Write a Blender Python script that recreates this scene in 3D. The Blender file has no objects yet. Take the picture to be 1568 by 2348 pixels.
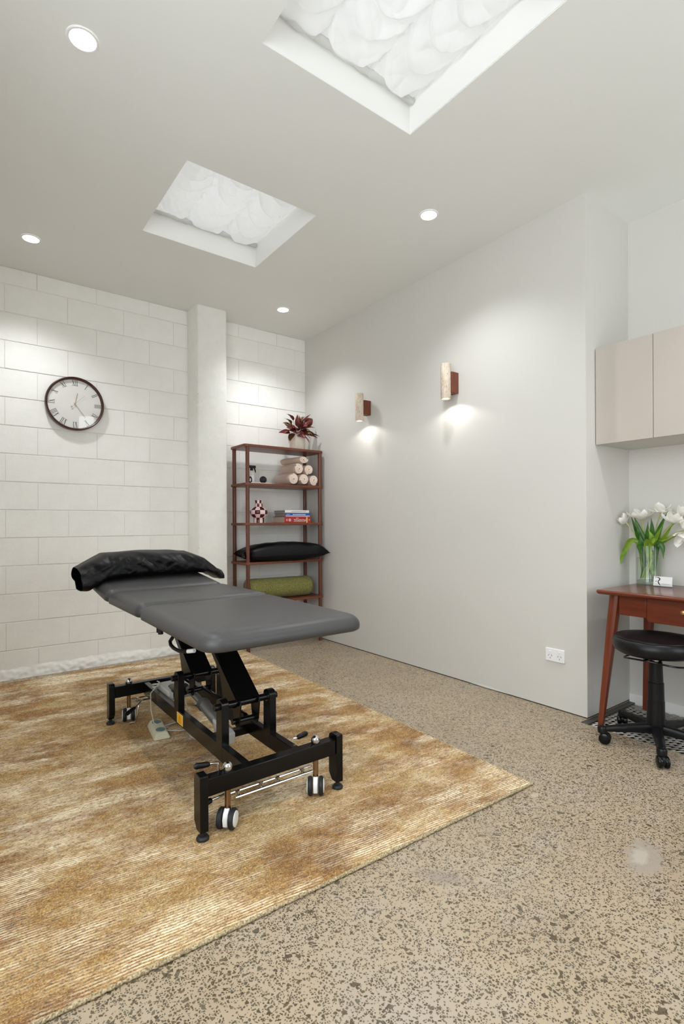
import bpy, bmesh, math, random
import numpy as np
from mathutils import Vector, Matrix, noise as mnoise

random.seed(7)
C = bpy.context.scene.collection
SC = bpy.context.scene
PI = math.pi

# ------------------------------------------------------------------ camera
F_PX, CY_PX = 1187.96, 1202.84
CAM = Vector((-2.81815, -4.35477, 1.08839))
YAW, ROLL = 0.64399, -0.005114
cam_d = bpy.data.cameras.new('camera')
cam_d.sensor_fit = 'HORIZONTAL'
cam_d.sensor_width = 36.0
cam_d.lens = F_PX / 1568 * 36.0
cam_d.shift_y = (CY_PX - 1174.0) / 1568
cam_d.clip_start = 0.05
cam = bpy.data.objects.new('camera', cam_d)
C.objects.link(cam)
_w = Vector((math.sin(YAW), math.cos(YAW), 0))
_r = Vector((math.cos(YAW), -math.sin(YAW), 0))
_u = Vector((0, 0, 1))
_r2 = math.cos(ROLL) * _r + math.sin(ROLL) * _u
_u2 = -math.sin(ROLL) * _r + math.cos(ROLL) * _u
M = Matrix((_r2, _u2, -_w)).transposed().to_4x4()
M.translation = CAM
cam.matrix_world = M
SC.camera = cam

# ------------------------------------------------------------------ light
SKY = 5.1             # overcast sky seen through the added windows and the skylights
DOWNLIGHT_W = 33.0
SCONCE_W = 2.0
world = bpy.data.worlds.new('overcast_sky')
SC.world = world
world.use_nodes = True
bg = world.node_tree.nodes['Background']
bg.inputs['Color'].default_value = (0.93, 0.965, 1.0, 1)
bg.inputs['Strength'].default_value = SKY
SC.view_settings.view_transform = 'Standard'
SC.view_settings.look = 'None'
SC.view_settings.exposure = 0.52
SC.view_settings.gamma = 1.0
SC.view_settings.use_curve_mapping = False
SC.cycles.use_denoising = True
SC.cycles.max_bounces = 12
SC.cycles.diffuse_bounces = 8
SC.cycles.transparent_max_bounces = 16
SC.cycles.sample_clamp_indirect = 6.0

H = 2.927             # ceiling
NY = -2.866           # end of the plasterboard wall
ND = 0.507            # niche back wall
XL, YF = -3.4, -5.8   # unseen left and front walls
SKYLIGHTS = [(-1.868, -1.084, -1.806, -1.032), (-1.878, -1.086, -3.383, -2.597)]
Z_WELL = 3.36


def area_light(name, loc, sx, sy, watts, rot=(0, 0, 0), portal=False, color=(1, 1, 1), spread=None):
    l = bpy.data.lights.new(name, 'AREA')
    l.shape = 'RECTANGLE'
    l.size, l.size_y = sx, sy
    l.energy = watts
    l.color = color
    if spread:
        l.spread = spread
    o = bpy.data.objects.new(name, l)
    o.location = loc
    o.rotation_euler = rot
    C.objects.link(o)
    if portal:
        l.cycles.is_portal = True
    return o


DY0_, DY1_, DZ0, DZ1 = -5.10, -2.90, .75, 2.60     # big window added in the unseen left wall for fill light
area_light('window_portal', (XL - 0.02, (DY0_ + DY1_) / 2, (DZ0 + DZ1) / 2), DZ1 - DZ0, DY1_ - DY0_, 1, (0, -PI / 2, 0), True)
WX0, WX1 = -.95, .05                                # small window added in the unseen front wall to brighten the niche
area_light('window_portal', ((WX0 + WX1) / 2, YF - .02, (DZ0 + DZ1) / 2), WX1 - WX0, DZ1 - DZ0, 1, (PI / 2, 0, 0), True)
for i, (x0, x1, y0, y1) in enumerate(SKYLIGHTS):
    area_light('skylight_portal', ((x0 + x1) / 2, (y0 + y1) / 2, Z_WELL - 0.02), x1 - x0 - .02, y1 - y0 - .02, 1, (0, 0, 0), True)


# ------------------------------------------------------------------ materials
def lin(r, g, b):
    return tuple(((c / 255) / 12.92 if c / 255 <= .04045 else ((c / 255 + .055) / 1.055) ** 2.4) for c in (r, g, b)) + (1,)


class Mat:
    def __init__(s, name):
        s.m = bpy.data.materials.new(name)
        s.m.use_nodes = True
        s.t = s.m.node_tree
        s.n = s.t.nodes
        s.b = s.n['Principled BSDF']
        s.out = s.n['Material Output']

    def node(s, kind, **kw):
        n = s.n.new(kind)
        for k, v in kw.items():
            if k in n.inputs:
                n.inputs[k].default_value = v
            else:
                setattr(n, k, v)
        return n

    def link(s, a, b):
        s.t.links.new(a, b)

    def coords(s, scale=(1, 1, 1), rot=(0, 0, 0)):
        tc = s.node('ShaderNodeTexCoord')
        mp = s.node('ShaderNodeMapping')
        mp.inputs['Scale'].default_value = scale
        mp.inputs['Rotation'].default_value = rot
        s.link(tc.outputs['Object'], mp.inputs['Vector'])
        return mp.outputs['Vector']

    def noise(s, vec, scale, detail=3, rough=.5, dist=0):
        n = s.node('ShaderNodeTexNoise')
        n.inputs['Scale'].default_value = scale
        n.inputs['Detail'].default_value = detail
        n.inputs['Roughness'].default_value = rough
        n.inputs['Distortion'].default_value = dist
        s.link(vec, n.inputs['Vector'])
        return n

    def ramp(s, fac, stops, interp='LINEAR'):
        r = s.node('ShaderNodeValToRGB')
        e = r.color_ramp.elements
        r.color_ramp.interpolation = interp
        while len(e) < len(stops):
            e.new(.5)
        for el, (p, c) in zip(e, stops):
            el.position = p
            el.color = c if isinstance(c, tuple) else (c, c, c, 1)
        s.link(fac, r.inputs['Fac'])
        return r.outputs['Color']

    def math(s, op, a, b=None, c=None):
        n = s.node('ShaderNodeMath', operation=op)
        for i, v in enumerate((a, b, c)):
            if v is None:
                continue
            if isinstance(v, (int, float)):
                n.inputs[i].default_value = v
            else:
                s.link(v, n.inputs[i])
        return n.outputs[0]

    def mix(s, fac, a, b, blend='MIX'):
        n = s.node('ShaderNodeMix', data_type='RGBA', blend_type=blend)
        for sock, v in ((n.inputs['Factor'], fac), (n.inputs['A'], a), (n.inputs['B'], b)):
            pass
        def put(idx, v):
            if isinstance(v, (int, float)):
                n.inputs[idx].default_value = v
            elif isinstance(v, tuple):
                n.inputs[idx].default_value = v
            else:
                s.link(v, n.inputs[idx])
        put(0, fac); put(6, a); put(7, b)
        return n.outputs[2]

    def bump(s, h, strength=.2, dist=.01):
        n = s.node('ShaderNodeBump')
        n.inputs['Strength'].default_value = strength
        n.inputs['Distance'].default_value = dist
        s.link(h, n.inputs['Height'])
        s.link(n.outputs['Normal'], s.b.inputs['Normal'])
        return n

    def set(s, color=None, rough=None, metal=None, **kw):
        if color is not None:
            if isinstance(color, tuple):
                s.b.inputs['Base Color'].default_value = color
            else:
                s.link(color, s.b.inputs['Base Color'])
        if rough is not None:
            if isinstance(rough, (int, float)):
                s.b.inputs['Roughness'].default_value = rough
            else:
                s.link(rough, s.b.inputs['Roughness'])
        if metal is not None:
            s.b.inputs['Metallic'].default_value = metal
        for k, v in kw.items():
            s.b.inputs[k.replace('_', ' ')].default_value = v
        return s


def simple(name, rgb, rough=.5, metal=0., var=.06, scale=30, bump=0., bscale=200, bdist=.002, **kw):
    m = Mat(name)
    v = m.coords()
    c = lin(*rgb)
    n = m.noise(v, scale, 3)
    lo = tuple(max(0, x * (1 - var)) for x in c[:3]) + (1,)
    hi = tuple(min(1, x * (1 + var)) for x in c[:3]) + (1,)
    m.set(m.ramp(n.outputs['Fac'], [(.3, lo), (.7, hi)]), rough, metal, **kw)
    if bump:
        m.bump(m.noise(v, bscale, 3).outputs['Fac'], bump, bdist)
    return m.m


def wood(name, dark, light, axis, rough=.4, scale=1.0, **kw):
    m = Mat(name)
    sc = [14 * scale, 14 * scale, 14 * scale]
    sc[axis] = 1.1 * scale
    v = m.coords(tuple(sc))
    n = m.noise(v, 2.2, 5, .6, .6)
    n2 = m.noise(v, 11, 3, .6)
    c = m.ramp(n.outputs['Fac'], [(.25, lin(*dark)), (.75, lin(*light))])
    c2 = m.mix(.25, c, m.ramp(n2.outputs['Fac'], [(.3, lin(*dark)), (.7, lin(*light))]))
    m.set(c2, rough, 0, **kw)
    m.bump(n2.outputs['Fac'], .06, .002)
    return m.m


def emit(name, rgb, strength):
    m = Mat(name)
    m.set(lin(*rgb), .4)
    m.b.inputs['Emission Color'].default_value = lin(*rgb)
    m.b.inputs['Emission Strength'].default_value = strength
    return m.m


def thin_glass(name, tint=(1, 1, 1), gloss=1.0, rough=0.02, ribs=0):
    m = Mat(name)
    m.n.remove(m.b)
    tr = m.node('ShaderNodeBsdfTransparent')
    tr.inputs['Color'].default_value = tint + (1,)
    gl = m.node('ShaderNodeBsdfGlossy')
    gl.inputs['Roughness'].default_value = rough
    gl.inputs['Color'].default_value = (gloss, gloss, gloss, 1)
    lw = m.node('ShaderNodeLayerWeight')
    lw.inputs['Blend'].default_value = .5
    fres = m.math('ADD', m.math('MULTIPLY', m.math('POWER', lw.outputs['Facing'], 5.0), .85), .045)
    mx = m.node('ShaderNodeMixShader')
    m.link(fres, mx.inputs[0])
    m.link(tr.outputs[0], mx.inputs[1])
    m.link(gl.outputs[0], mx.inputs[2])
    m.link(mx.outputs[0], m.out.inputs['Surface'])
    return m.m


def mat_block():
    m = Mat('painted_block')
    v = m.coords()
    n1 = m.noise(v, 9, 4, .6)
    n2 = m.noise(v, 120, 4, .6)
    n3 = m.noise(v, 28, 3, .5)
    m.set(m.ramp(n1.outputs['Fac'], [(.3, lin(236, 235, 230)), (.7, lin(241, 240, 236))]), .55)
    h = m.math('ADD', n2.outputs['Fac'], m.math('MULTIPLY', n3.outputs['Fac'], 1.2))
    m.bump(h, .28, .004)
    return m.m


def mat_column():
    m = Mat('painted_concrete')
    v = m.coords()
    n1 = m.noise(v, 16, 4, .6)
    vo = m.node('ShaderNodeTexVoronoi', feature='F1')
    vo.inputs['Scale'].default_value = 34
    m.link(v, vo.inputs['Vector'])
    wn = m.node('ShaderNodeSeparateColor')
    m.link(vo.outputs['Color'], wn.inputs[0])
    keep = m.math('GREATER_THAN', wn.outputs[0], .8)
    hole = m.math('MULTIPLY', keep, m.math('LESS_THAN', vo.outputs['Distance'], m.math('MULTIPLY', wn.outputs[1], .17)))
    base = m.ramp(n1.outputs['Fac'], [(.3, lin(232, 231, 226)), (.7, lin(238, 237, 232))])
    m.set(m.mix(m.math('MULTIPLY', hole, .75), base, lin(120, 117, 110)), .55)
    h = m.math('SUBTRACT', m.math('MULTIPLY', m.noise(v, 60, 4, .6).outputs['Fac'], .5), m.math('MULTIPLY', hole, 1.0))
    m.bump(h, .35, .004)
    return m.m


def mat_plaster(name, rgb, rough=.5):
    m = Mat(name)
    v = m.coords()
    n1 = m.noise(v, 3, 3, .5)
    n2 = m.noise(v, 260, 2, .5)
    c = lin(*rgb)
    m.set(m.ramp(n1.outputs['Fac'], [(.3, tuple(x * .985 for x in c[:3]) + (1,)), (.7, c)]), rough)
    m.bump(n2.outputs['Fac'], .04, .001)
    return m.m


def mat_floor():
    m = Mat('exposed_aggregate_concrete')
    v = m.coords()
    warp = m.noise(v, 60, 2)
    vm = m.node('ShaderNodeVectorMath', operation='MULTIPLY_ADD')
    m.link(warp.outputs['Color'], vm.inputs[0])
    vm.inputs[1].default_value = (.0022, .0022, 0)
    m.link(v, vm.inputs[2])
    wv = vm.outputs[0]
    big = m.noise(v, 1.6, 4, .6)
    mid = m.noise(v, 7, 4, .6)
    base = m.ramp(big.outputs['Fac'], [(.3, lin(158, 142, 122)), (.5, lin(170, 153, 128)), (.72, lin(170, 157, 141))])
    base = m.mix(m.ramp(mid.outputs['Fac'], [(.52, 0.), (.74, .55)]), base, lin(172, 160, 148))
    dens = m.noise(v, 1.1, 3, .6)
    dn = m.ramp(dens.outputs['Fac'], [(.3, .0), (.7, 1.)])
    col = base
    masks = []
    for scale, keep, thr, shift in ((46, .975, .16, 3.1), (74, .80, .18, 0), (112, .64, .17, 7.7), (170, .54, .14, 5.3)):
        a = m.node('ShaderNodeVectorMath', operation='ADD')
        a.inputs[1].default_value = (shift, shift * 1.7, 0)
        m.link(wv, a.inputs[0])
        f1 = m.node('ShaderNodeTexVoronoi', feature='F1', voronoi_dimensions='2D')
        ed = m.node('ShaderNodeTexVoronoi', feature='DISTANCE_TO_EDGE', voronoi_dimensions='2D')
        for q in (f1, ed):
            q.inputs['Scale'].default_value = scale
            m.link(a.outputs[0], q.inputs['Vector'])
        sp = m.node('ShaderNodeSeparateColor')
        m.link(f1.outputs['Color'], sp.inputs[0])
        thr_keep = m.math('SUBTRACT', keep + .10, m.math('MULTIPLY', dn, .22))
        has = m.math('GREATER_THAN', sp.outputs[0], thr_keep)
        size = m.math('ADD', thr, m.math('MULTIPLY', sp.outputs[1], .13))
        edge = m.math('GREATER_THAN', ed.outputs['Distance'], size)
        k = m.math('MULTIPLY', has, edge)
        tone = m.ramp(sp.outputs[2], [(0., lin(68, 57, 41)), (.55, lin(88, 77, 57)), (.85, lin(102, 92, 74)), (1., lin(82, 82, 74))])
        col = m.mix(m.math('MULTIPLY', k, .92), col, tone)
        masks.append(k)
    # one repaired spot with a pale filled centre, and a violet smear
    def spot(cx, cy, ax, ay, rot, c_, amount, lo, hi):
        nonlocal col
        mp = m.node('ShaderNodeMapping')
        mp.vector_type = 'TEXTURE'
        mp.inputs['Location'].default_value = (cx, cy, 0)
        mp.inputs['Rotation'].default_value = (0, 0, rot)
        mp.inputs['Scale'].default_value = (ax, ay, 1)
        m.link(wv, mp.inputs['Vector'])
        ln = m.node('ShaderNodeVectorMath', operation='LENGTH')
        m.link(mp.outputs[0], ln.inputs[0])
        d = m.math('ADD', ln.outputs['Value'], m.math('MULTIPLY', m.math('SUBTRACT', m.noise(v, 30, 4, .7).outputs['Fac'], .5), 1.5))
        col = m.mix(m.ramp(d, [(lo, amount), (hi, 0.)]), col, lin(*c_))
    spot(-1.020, -3.593, .115, .062, .3, (158, 147, 133), .9, .75, .95)
    spot(-1.027, -3.582, .062, .030, .3, (182, 172, 159), .7, .5, .95)
    spot(-1.619, -3.255, .10, .045, -.9, (138, 126, 118), .55, .4, 1.)
    spot(-.959, -3.153, .03, .018, .3, (186, 172, 150), .8, .5, .95)
    # worn grey-violet stains and pale scuffs
    st = m.noise(v, 2.3, 5, .65, .4)
    col = m.mix(m.ramp(st.outputs['Fac'], [(.60, 0.), (.74, .38)]), col, lin(150, 137, 128))
    sc = m.noise(v, 6.5, 6, .75, .6)
    col = m.mix(m.ramp(sc.outputs['Fac'], [(.69, 0.), (.76, .6)]), col, lin(214, 205, 196))
    m.set(col, m.ramp(mid.outputs['Fac'], [(.3, .32), (.7, .5)]))
    m.b.inputs['Specular IOR Level'].default_value = .35
    m.bump(m.noise(v, 300, 2).outputs['Fac'], .05, .001)
    return m.m


def mat_rug():
    m = Mat('gold_viscose_rug')
    crest = m.node('ShaderNodeAttribute', attribute_name='crest').outputs['Fac']
    cream_patch = m.node('ShaderNodeAttribute', attribute_name='cream_patch').outputs['Fac']
    tone = m.node('ShaderNodeAttribute', attribute_name='tone').outputs['Fac']
    v = m.coords((.75, 1.25, 1), (0, 0, math.radians(-5)))
    tuft = m.noise(v, 300, 2, .7)
    fleck = m.noise(m.coords((.55, 1.3, 1), (0, 0, math.radians(-5))), 110, 3, .7)
    base = m.ramp(tone, [(.12, lin(140, 98, 50)), (.36, lin(182, 136, 72)), (.60, lin(208, 167, 98)), (.85, lin(220, 190, 132))])
    f1 = m.ramp(fleck.outputs['Fac'], [(.32, lin(150, 132, 112)), (.5, lin(226, 220, 210)), (.68, lin(255, 255, 255))])
    f2 = m.ramp(tuft.outputs['Fac'], [(.34, lin(96, 82, 66)), (.5, lin(222, 214, 204)), (.64, lin(255, 255, 255))])
    col = m.mix(.7, base, f1, 'MULTIPLY')
    col = m.mix(.8, col, f2, 'MULTIPLY')
    light = m.ramp(tuft.outputs['Fac'], [(.58, 0.), (.72, .55)])
    col = m.mix(light, col, lin(238, 214, 168))
    # sheen highlights painted cream on the rib tips, inside the rug's cream patches
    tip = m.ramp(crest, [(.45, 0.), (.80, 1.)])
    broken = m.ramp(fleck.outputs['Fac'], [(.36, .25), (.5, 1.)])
    k = m.math('MULTIPLY', m.math('MULTIPLY', cream_patch, tip), broken)
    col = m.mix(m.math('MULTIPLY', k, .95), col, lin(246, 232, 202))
    m.set(col, .8)
    m.b.inputs['Sheen Weight'].default_value = .12
    h = m.math('ADD', tuft.outputs['Fac'], m.math('MULTIPLY', fleck.outputs['Fac'], .8))
    m.bump(h, .7, .0045)
    return m.m


def mat_fabric(name, rgb, rough=.8, scale=250, bump=.3, sheen=.2, var=.12, rgb2=None):
    m = Mat(name)
    v = m.coords()
    n = m.noise(v, scale, 3, .6)
    c = lin(*rgb)
    lo = tuple(x * (1 - var) for x in c[:3]) + (1,)
    hi = lin(*rgb2) if rgb2 else tuple(min(1, x * (1 + var)) for x in c[:3]) + (1,)
    m.set(m.ramp(n.outputs['Fac'], [(.35, lo), (.65, hi)]), rough)
    m.b.inputs['Sheen Weight'].default_value = sheen
    m.bump(n.outputs['Fac'], bump, .003)
    return m.m


def mat_blind():
    m = Mat('translucent_blind_cloth')
    m.n.remove(m.b)
    d = m.node('ShaderNodeBsdfDiffuse')
    t = m.node('ShaderNodeBsdfTranslucent')
    d.inputs['Color'].default_value = (.9, .9, .89, 1)
    t.inputs['Color'].default_value = (.9, .9, .885, 1)
    mx = m.node('ShaderNodeMixShader')
    mx.inputs[0].default_value = .5
    m.link(d.outputs[0], mx.inputs[1]); m.link(t.outputs[0], mx.inputs[2])
    v = m.coords()
    bp = m.node('ShaderNodeBump')
    bp.inputs['Strength'].default_value = .15
    bp.inputs['Distance'].default_value = .004
    m.link(m.noise(v, 40, 3).outputs['Fac'], bp.inputs['Height'])
    m.link(bp.outputs[0], d.inputs['Normal'])
    m.link(mx.outputs[0], m.out.inputs['Surface'])
    return m.m


def mat_travertine():
    m = Mat('travertine')
    v = m.coords((1, 1, .35))
    n = m.noise(v, 40, 4, .6)
    vo = m.noise(v, 170, 3, .7)
    base = m.ramp(n.outputs['Fac'], [(.3, lin(200, 182, 160)), (.7, lin(226, 213, 196))])
    pit = m.ramp(vo.outputs['Fac'], [(.60, 0.), (.66, .85)])
    m.set(m.mix(pit, base, lin(128, 100, 78)), .7)
    m.bump(vo.outputs['Fac'], -.2, .002)
    return m.m


def mat_leaf(name, a, b, rough=.4, trans=0.0):
    m = Mat(name)
    v = m.coords()
    n = m.noise(v, 26, 3, .6)
    m.set(m.ramp(n.outputs['Fac'], [(.3, lin(*a)), (.7, lin(*b))]), rough)
    if trans:
        m.b.inputs['Subsurface Weight'].default_value = 0
        t = m.node('ShaderNodeBsdfTranslucent')
        t.inputs['Color'].default_value = lin(*b)
        mx = m.node('ShaderNodeMixShader')
        mx.inputs[0].default_value = trans
        m.link(m.b.outputs[0], mx.inputs[1]); m.link(t.outputs[0], mx.inputs[2])
        m.link(mx.outputs[0], m.out.inputs['Surface'])
    return m.m


MB_ = mat_block()
M_COL = mat_column()
M_WALL = mat_plaster('wall_paint', (210, 208, 203), .45)
M_CEIL = mat_plaster('ceiling_paint', (232, 233, 230), .6)
M_WELL = mat_plaster('well_paint', (238, 238, 235), .5)
M_FLOOR = mat_floor()
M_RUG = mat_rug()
M_RUGEDGE = mat_fabric('rug_binding_yarn', (140, 122, 88), .9, 200, .8, .1, .45, (206, 188, 150))
M_BLIND = mat_blind()
M_BLACK = simple('black_powder_coat', (11, 11, 12), .24, 0, .1, 40, Specular_IOR_Level=.28)
M_BLACK2 = simple('black_plastic', (13, 13, 15), .38, 0, .1, 40, Specular_IOR_Level=.3)
M_RUBBER = simple('black_rubber', (26, 27, 29), .6, 0, .1, 40)
M_CHROME = simple('chrome', (205, 203, 200), .16, 1., .04, 20)
M_STEEL = simple('grey_steel', (150, 149, 146), .35, .7, .06, 20)
M_BRONZE = simple('bronze_stem', (168, 140, 118), .25, 1., .05, 20)
M_WHITE = simple('white_plastic', (236, 236, 236), .35, 0, .02, 20)
M_GREYP = simple('light_grey_plastic', (188, 186, 180), .45, 0, .04, 20)
M_BEIGE = simple('beige_plastic', (206, 202, 176), .5, 0, .04, 20)
M_PAD = simple('blue_green_pad', (98, 124, 126), .5, 0, .15, 60)
M_VINYL = simple('charcoal_vinyl', (66, 65, 65), .42, 0, .05, 14, .05, 900, .0006, Specular_IOR_Level=.35)
M_SATIN = mat_fabric('black_satin', (9, 9, 10), .42, 500, .04, .0, .1)
M_SATIN.node_tree.nodes['Principled BSDF'].inputs['Specular IOR Level'].default_value = .16
M_SATIN_IN = mat_fabric('black_lining', (10, 10, 11), .6, 500, .05, .0, .1)
M_OLIVE = mat_fabric('olive_boucle', (92, 92, 42), .95, 210, .6, .1, .3, (156, 152, 88))
M_TOWEL = mat_fabric('blush_towelling', (212, 186, 168), .95, 260, .5, .4, .12)
M_TOWEL_S = mat_fabric('blush_towelling_end', (232, 212, 198), .95, 260, .5, .4, .12)
M_SHELF_X = wood('walnut_shelf', (88, 44, 28), (128, 70, 46), 0, .4)
M_SHELF_Z = wood('walnut_post', (78, 38, 25), (114, 60, 40), 2, .4)
M_DESK_Y = wood('cherry_desk', (84, 34, 20), (124, 58, 35), 1, .2)
M_DESK_Z = wood('cherry_leg', (92, 38, 21), (128, 60, 36), 2, .3)
M_TRAV = mat_travertine()
M_MOUNT = wood('stained_mount', (88, 40, 22), (130, 66, 38), 2, .4)
M_BRASS = simple('brass', (206, 164, 104), .3, 1., .05, 30)
M_CAB = simple('taupe_laminate', (186, 177, 168), .32, 0, .02, 5)
M_CABIN = simple('cabinet_carcass', (205, 204, 196), .5, 0, .02, 5)
M_GRATE = simple('galvanised_mesh', (190, 186, 178), .4, .8, .15, 60)
M_PIT = simple('dark_pit', (44, 42, 38), .8, 0, .2, 20)
M_DARKSTEEL = simple('dark_steel_edge', (92, 92, 88), .5, .5, .1, 30)
M_CLOCKRIM = wood('dark_walnut_rim', (48, 22, 18), (84, 44, 34), 2, .35)
M_FACE = simple('clock_face', (228, 224, 219), .5, 0, .01, 8)
M_INK = simple('black_ink', (34, 34, 36), .5, 0, .05, 20)
M_HAND = simple('pale_gold_hand', (176, 158, 138), .3, .8, .05, 20)
M_GLASS = thin_glass('clear_glass', (.97, .98, .98), .9)
M_VASEGLASS = thin_glass('vase_glass', (.95, .97, .95), .9)
M_DIMGLASS = thin_glass('dimming_roof_glazing', (.46, .46, .46), .8)  # grey tint added to hold back the sky light above the blinds
M_ACRYL = thin_glass('clear_acrylic', (.96, .97, .97), .8)
M_ORANGE = simple('yellow_label', (244, 184, 36), .5, 0, .03, 20)
M_LABEL_EDGE = simple('cream_label_edge', (250, 226, 160), .5, 0, .03, 20)
M_LABEL_INK = simple('orange_label_ink', (206, 132, 18), .5, 0, .03, 20)
M_DL = emit('downlight_diffuser', (255, 252, 244), 6.0)
M_SC = emit('sconce_lens', (255, 250, 238), 5.0)
M_POT = simple('cream_ceramic', (234, 227, 214), .35, 0, .05, 30)
M_BURG = simple('burgundy_glaze', (92, 26, 36), .2, 0, .15, 40)
M_PINKW = simple('pale_pink_glaze', (238, 218, 216), .2, 0, .04, 40)
M_PAPER = simple('page_block', (206, 188, 172), .8, 0, .12, 300)
M_PAPERG = simple('grey_page_block', (160, 148, 138), .8, 0, .12, 300)
M_BOOKR = simple('red_cover', (166, 40, 36), .35, 0, .06, 20)
M_BOOKB = simple('blue_cover', (52, 84, 146), .35, 0, .06, 20)
M_BOOKW = simple('white_cover', (232, 230, 234), .35, 0, .04, 20)
M_BOOKL = simple('lavender_band', (204, 196, 222), .35, 0, .04, 20)
M_YELLOW = simple('yellow_band', (226, 196, 108), .4, 0, .04, 20)
M_GREYINK = simple('grey_ink', (150, 152, 158), .5, 0, .04, 20)
M_FROST = simple('frosted_bottle', (222, 222, 218), .35, 0, .02, 20)
M_PLANT = [mat_leaf('burgundy_leaf', (64, 22, 20), (120, 52, 46), .35, .15),
           mat_leaf('bronze_leaf', (60, 38, 22), (112, 76, 42), .35, .15),
           mat_leaf('dusty_pink_leaf', (128, 66, 66), (196, 138, 130), .4, .15)]
M_TLEAF = [mat_leaf('tulip_leaf_dark', (40, 84, 30), (78, 128, 48), .35, .2),
           mat_leaf('tulip_leaf_light', (96, 138, 34), (150, 184, 60), .35, .25)]
M_TSTEM = mat_leaf('tulip_stem', (136, 156, 70), (186, 198, 116), .4)
M_PETAL = mat_leaf('white_petal', (244, 242, 234), (254, 253, 249), .45, .2)
M_SWITCHBLUE = simple('dark_slot', (70, 72, 76), .5, 0, .02, 20)


# ------------------------------------------------------------------ mesh helpers
class MB:
    def __init__(s):
        s.v, s.f, s.mi = [], [], []

    def add(s, vs, fs, mi=0):
        o = len(s.v)
        s.v += [tuple(p) for p in vs]
        s.f += [tuple(i + o for i in q) for q in fs]
        s.mi += [mi] * len(fs)
        return s

    def box(s, x0, x1, y0, y1, z0, z1, mat=None, mi=0):
        vs = [Vector((x, y, z)) for z in (z0, z1) for y in (y0, y1) for x in (x0, x1)]
        if mat is not None:
            vs = [mat @ p for p in vs]
        return s.add(vs, [(0, 2, 3, 1), (4, 5, 7, 6), (0, 1, 5, 4), (2, 6, 7, 3), (0, 4, 6, 2), (1, 3, 7, 5)], mi)

    def prism(s, poly, axis, lo, hi, mi=0):
        n = len(poly)
        def P(a, b, c):
            return {'x': (c, a, b), 'y': (a, c, b), 'z': (a, b, c)}[axis]
        vs = [P(a, b, lo) for a, b in poly] + [P(a, b, hi) for a, b in poly]
        fs = [tuple(range(n - 1, -1, -1)), tuple(range(n, 2 * n))] + [(i, (i + 1) % n, n + (i + 1) % n, n + i) for i in range(n)]
        return s.add(vs, fs, mi)

    def tube(s, pts, r, n=10, caps=True, mi=0):
        pts = [Vector(p) for p in pts]
        rs = r if isinstance(r, (list, tuple)) else [r] * len(pts)
        d = [(pts[min(i + 1, len(pts) - 1)] - pts[max(i - 1, 0)]).normalized() for i in range(len(pts))]
        a = Vector((0, 0, 1)) if abs(d[0].z) < .9 else Vector((1, 0, 0))
        x = d[0].cross(a).normalized()
        vs = []
        for i, p in enumerate(pts):
            x = (x - d[i] * x.dot(d[i])).normalized()
            y = d[i].cross(x)
            vs += [p + rs[i] * (math.cos(t) * x + math.sin(t) * y) for t in (2 * PI * k / n for k in range(n))]
        fs = [(i * n + k, i * n + (k + 1) % n, (i + 1) * n + (k + 1) % n, (i + 1) * n + k) for i in range(len(pts) - 1) for k in range(n)]
        if caps:
            fs += [tuple(range(n - 1, -1, -1)), tuple((len(pts) - 1) * n + k for k in range(n))]
        return s.add(vs, fs, mi)

    def cyl(s, a, b, r, r2=None, n=20, mi=0):
        return s.tube([a, b], [r, r if r2 is None else r2], n, True, mi)

    def lathe(s, prof, c, n=28, axis=(0, 0, 1), caps=True, mi=0, fn=None):
        q = Vector((0, 0, 1)).rotation_difference(Vector(axis))
        c = Vector(c)
        vs = []
        for j, (r, z) in enumerate(prof):
            for k in range(n):
                t = 2 * PI * k / n
                rr = r * (fn(t, z) if fn else 1)
                vs.append(c + q @ Vector((rr * math.cos(t), rr * math.sin(t), z)))
        fs = [(j * n + k, j * n + (k + 1) % n, (j + 1) * n + (k + 1) % n, (j + 1) * n + k) for j in range(len(prof) - 1) for k in range(n)]
        if caps:
            if prof[0][0] > 1e-6:
                fs.append(tuple(range(n - 1, -1, -1)))
            if prof[-1][0] > 1e-6:
                fs.append(tuple((len(prof) - 1) * n + k for k in range(n)))
        return s.add(vs, fs, mi)

    def grid(s, fn, nu, nv, mi=0, closed_u=False):
        vs = [fn(i / (nu - (0 if closed_u else 1)), j / (nv - 1)) for j in range(nv) for i in range(nu)]
        fs = []
        for j in range(nv - 1):
            for i in range(nu if closed_u else nu - 1):
                i2 = (i + 1) % nu
                fs.append((j * nu + i, j * nu + i2, (j + 1) * nu + i2, (j + 1) * nu + i))
        return s.add(vs, fs, mi)

    def sphere(s, c, r, nu=20, nv=12, sc=(1, 1, 1)):
        prof = [(max(1e-7, r * math.sin(PI * j / nv)), -r * math.cos(PI * j / nv)) for j in range(nv + 1)]
        o = len(s.v)
        s.lathe(prof, (0, 0, 0), nu, caps=False)
        for i in range(o, len(s.v)):
            x, y, z = s.v[i]
            s.v[i] = (c[0] + x * sc[0], c[1] + y * sc[1], c[2] + z * sc[2])
        return s

    def mesh(s, name, mats, smooth=35, off=(0, 0, 0)):
        me = bpy.data.meshes.new(name)
        ox, oy, oz = off
        me.from_pydata([(x - ox, y - oy, z - oz) for x, y, z in s.v], [], s.f)
        for m in mats:
            me.materials.append(m)
        if len(mats) > 1:
            me.polygons.foreach_set('material_index', s.mi)
        bm = bmesh.new()
        bm.from_mesh(me)
        bmesh.ops.remove_doubles(bm, verts=bm.verts, dist=1e-6)
        bmesh.ops.recalc_face_normals(bm, faces=bm.faces)
        bm.to_mesh(me)
        bm.free()
        if smooth:
            me.polygons.foreach_set('use_smooth', [True] * len(me.polygons))
            me.set_sharp_from_angle(angle=math.radians(smooth))
        me.update()
        return me


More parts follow.
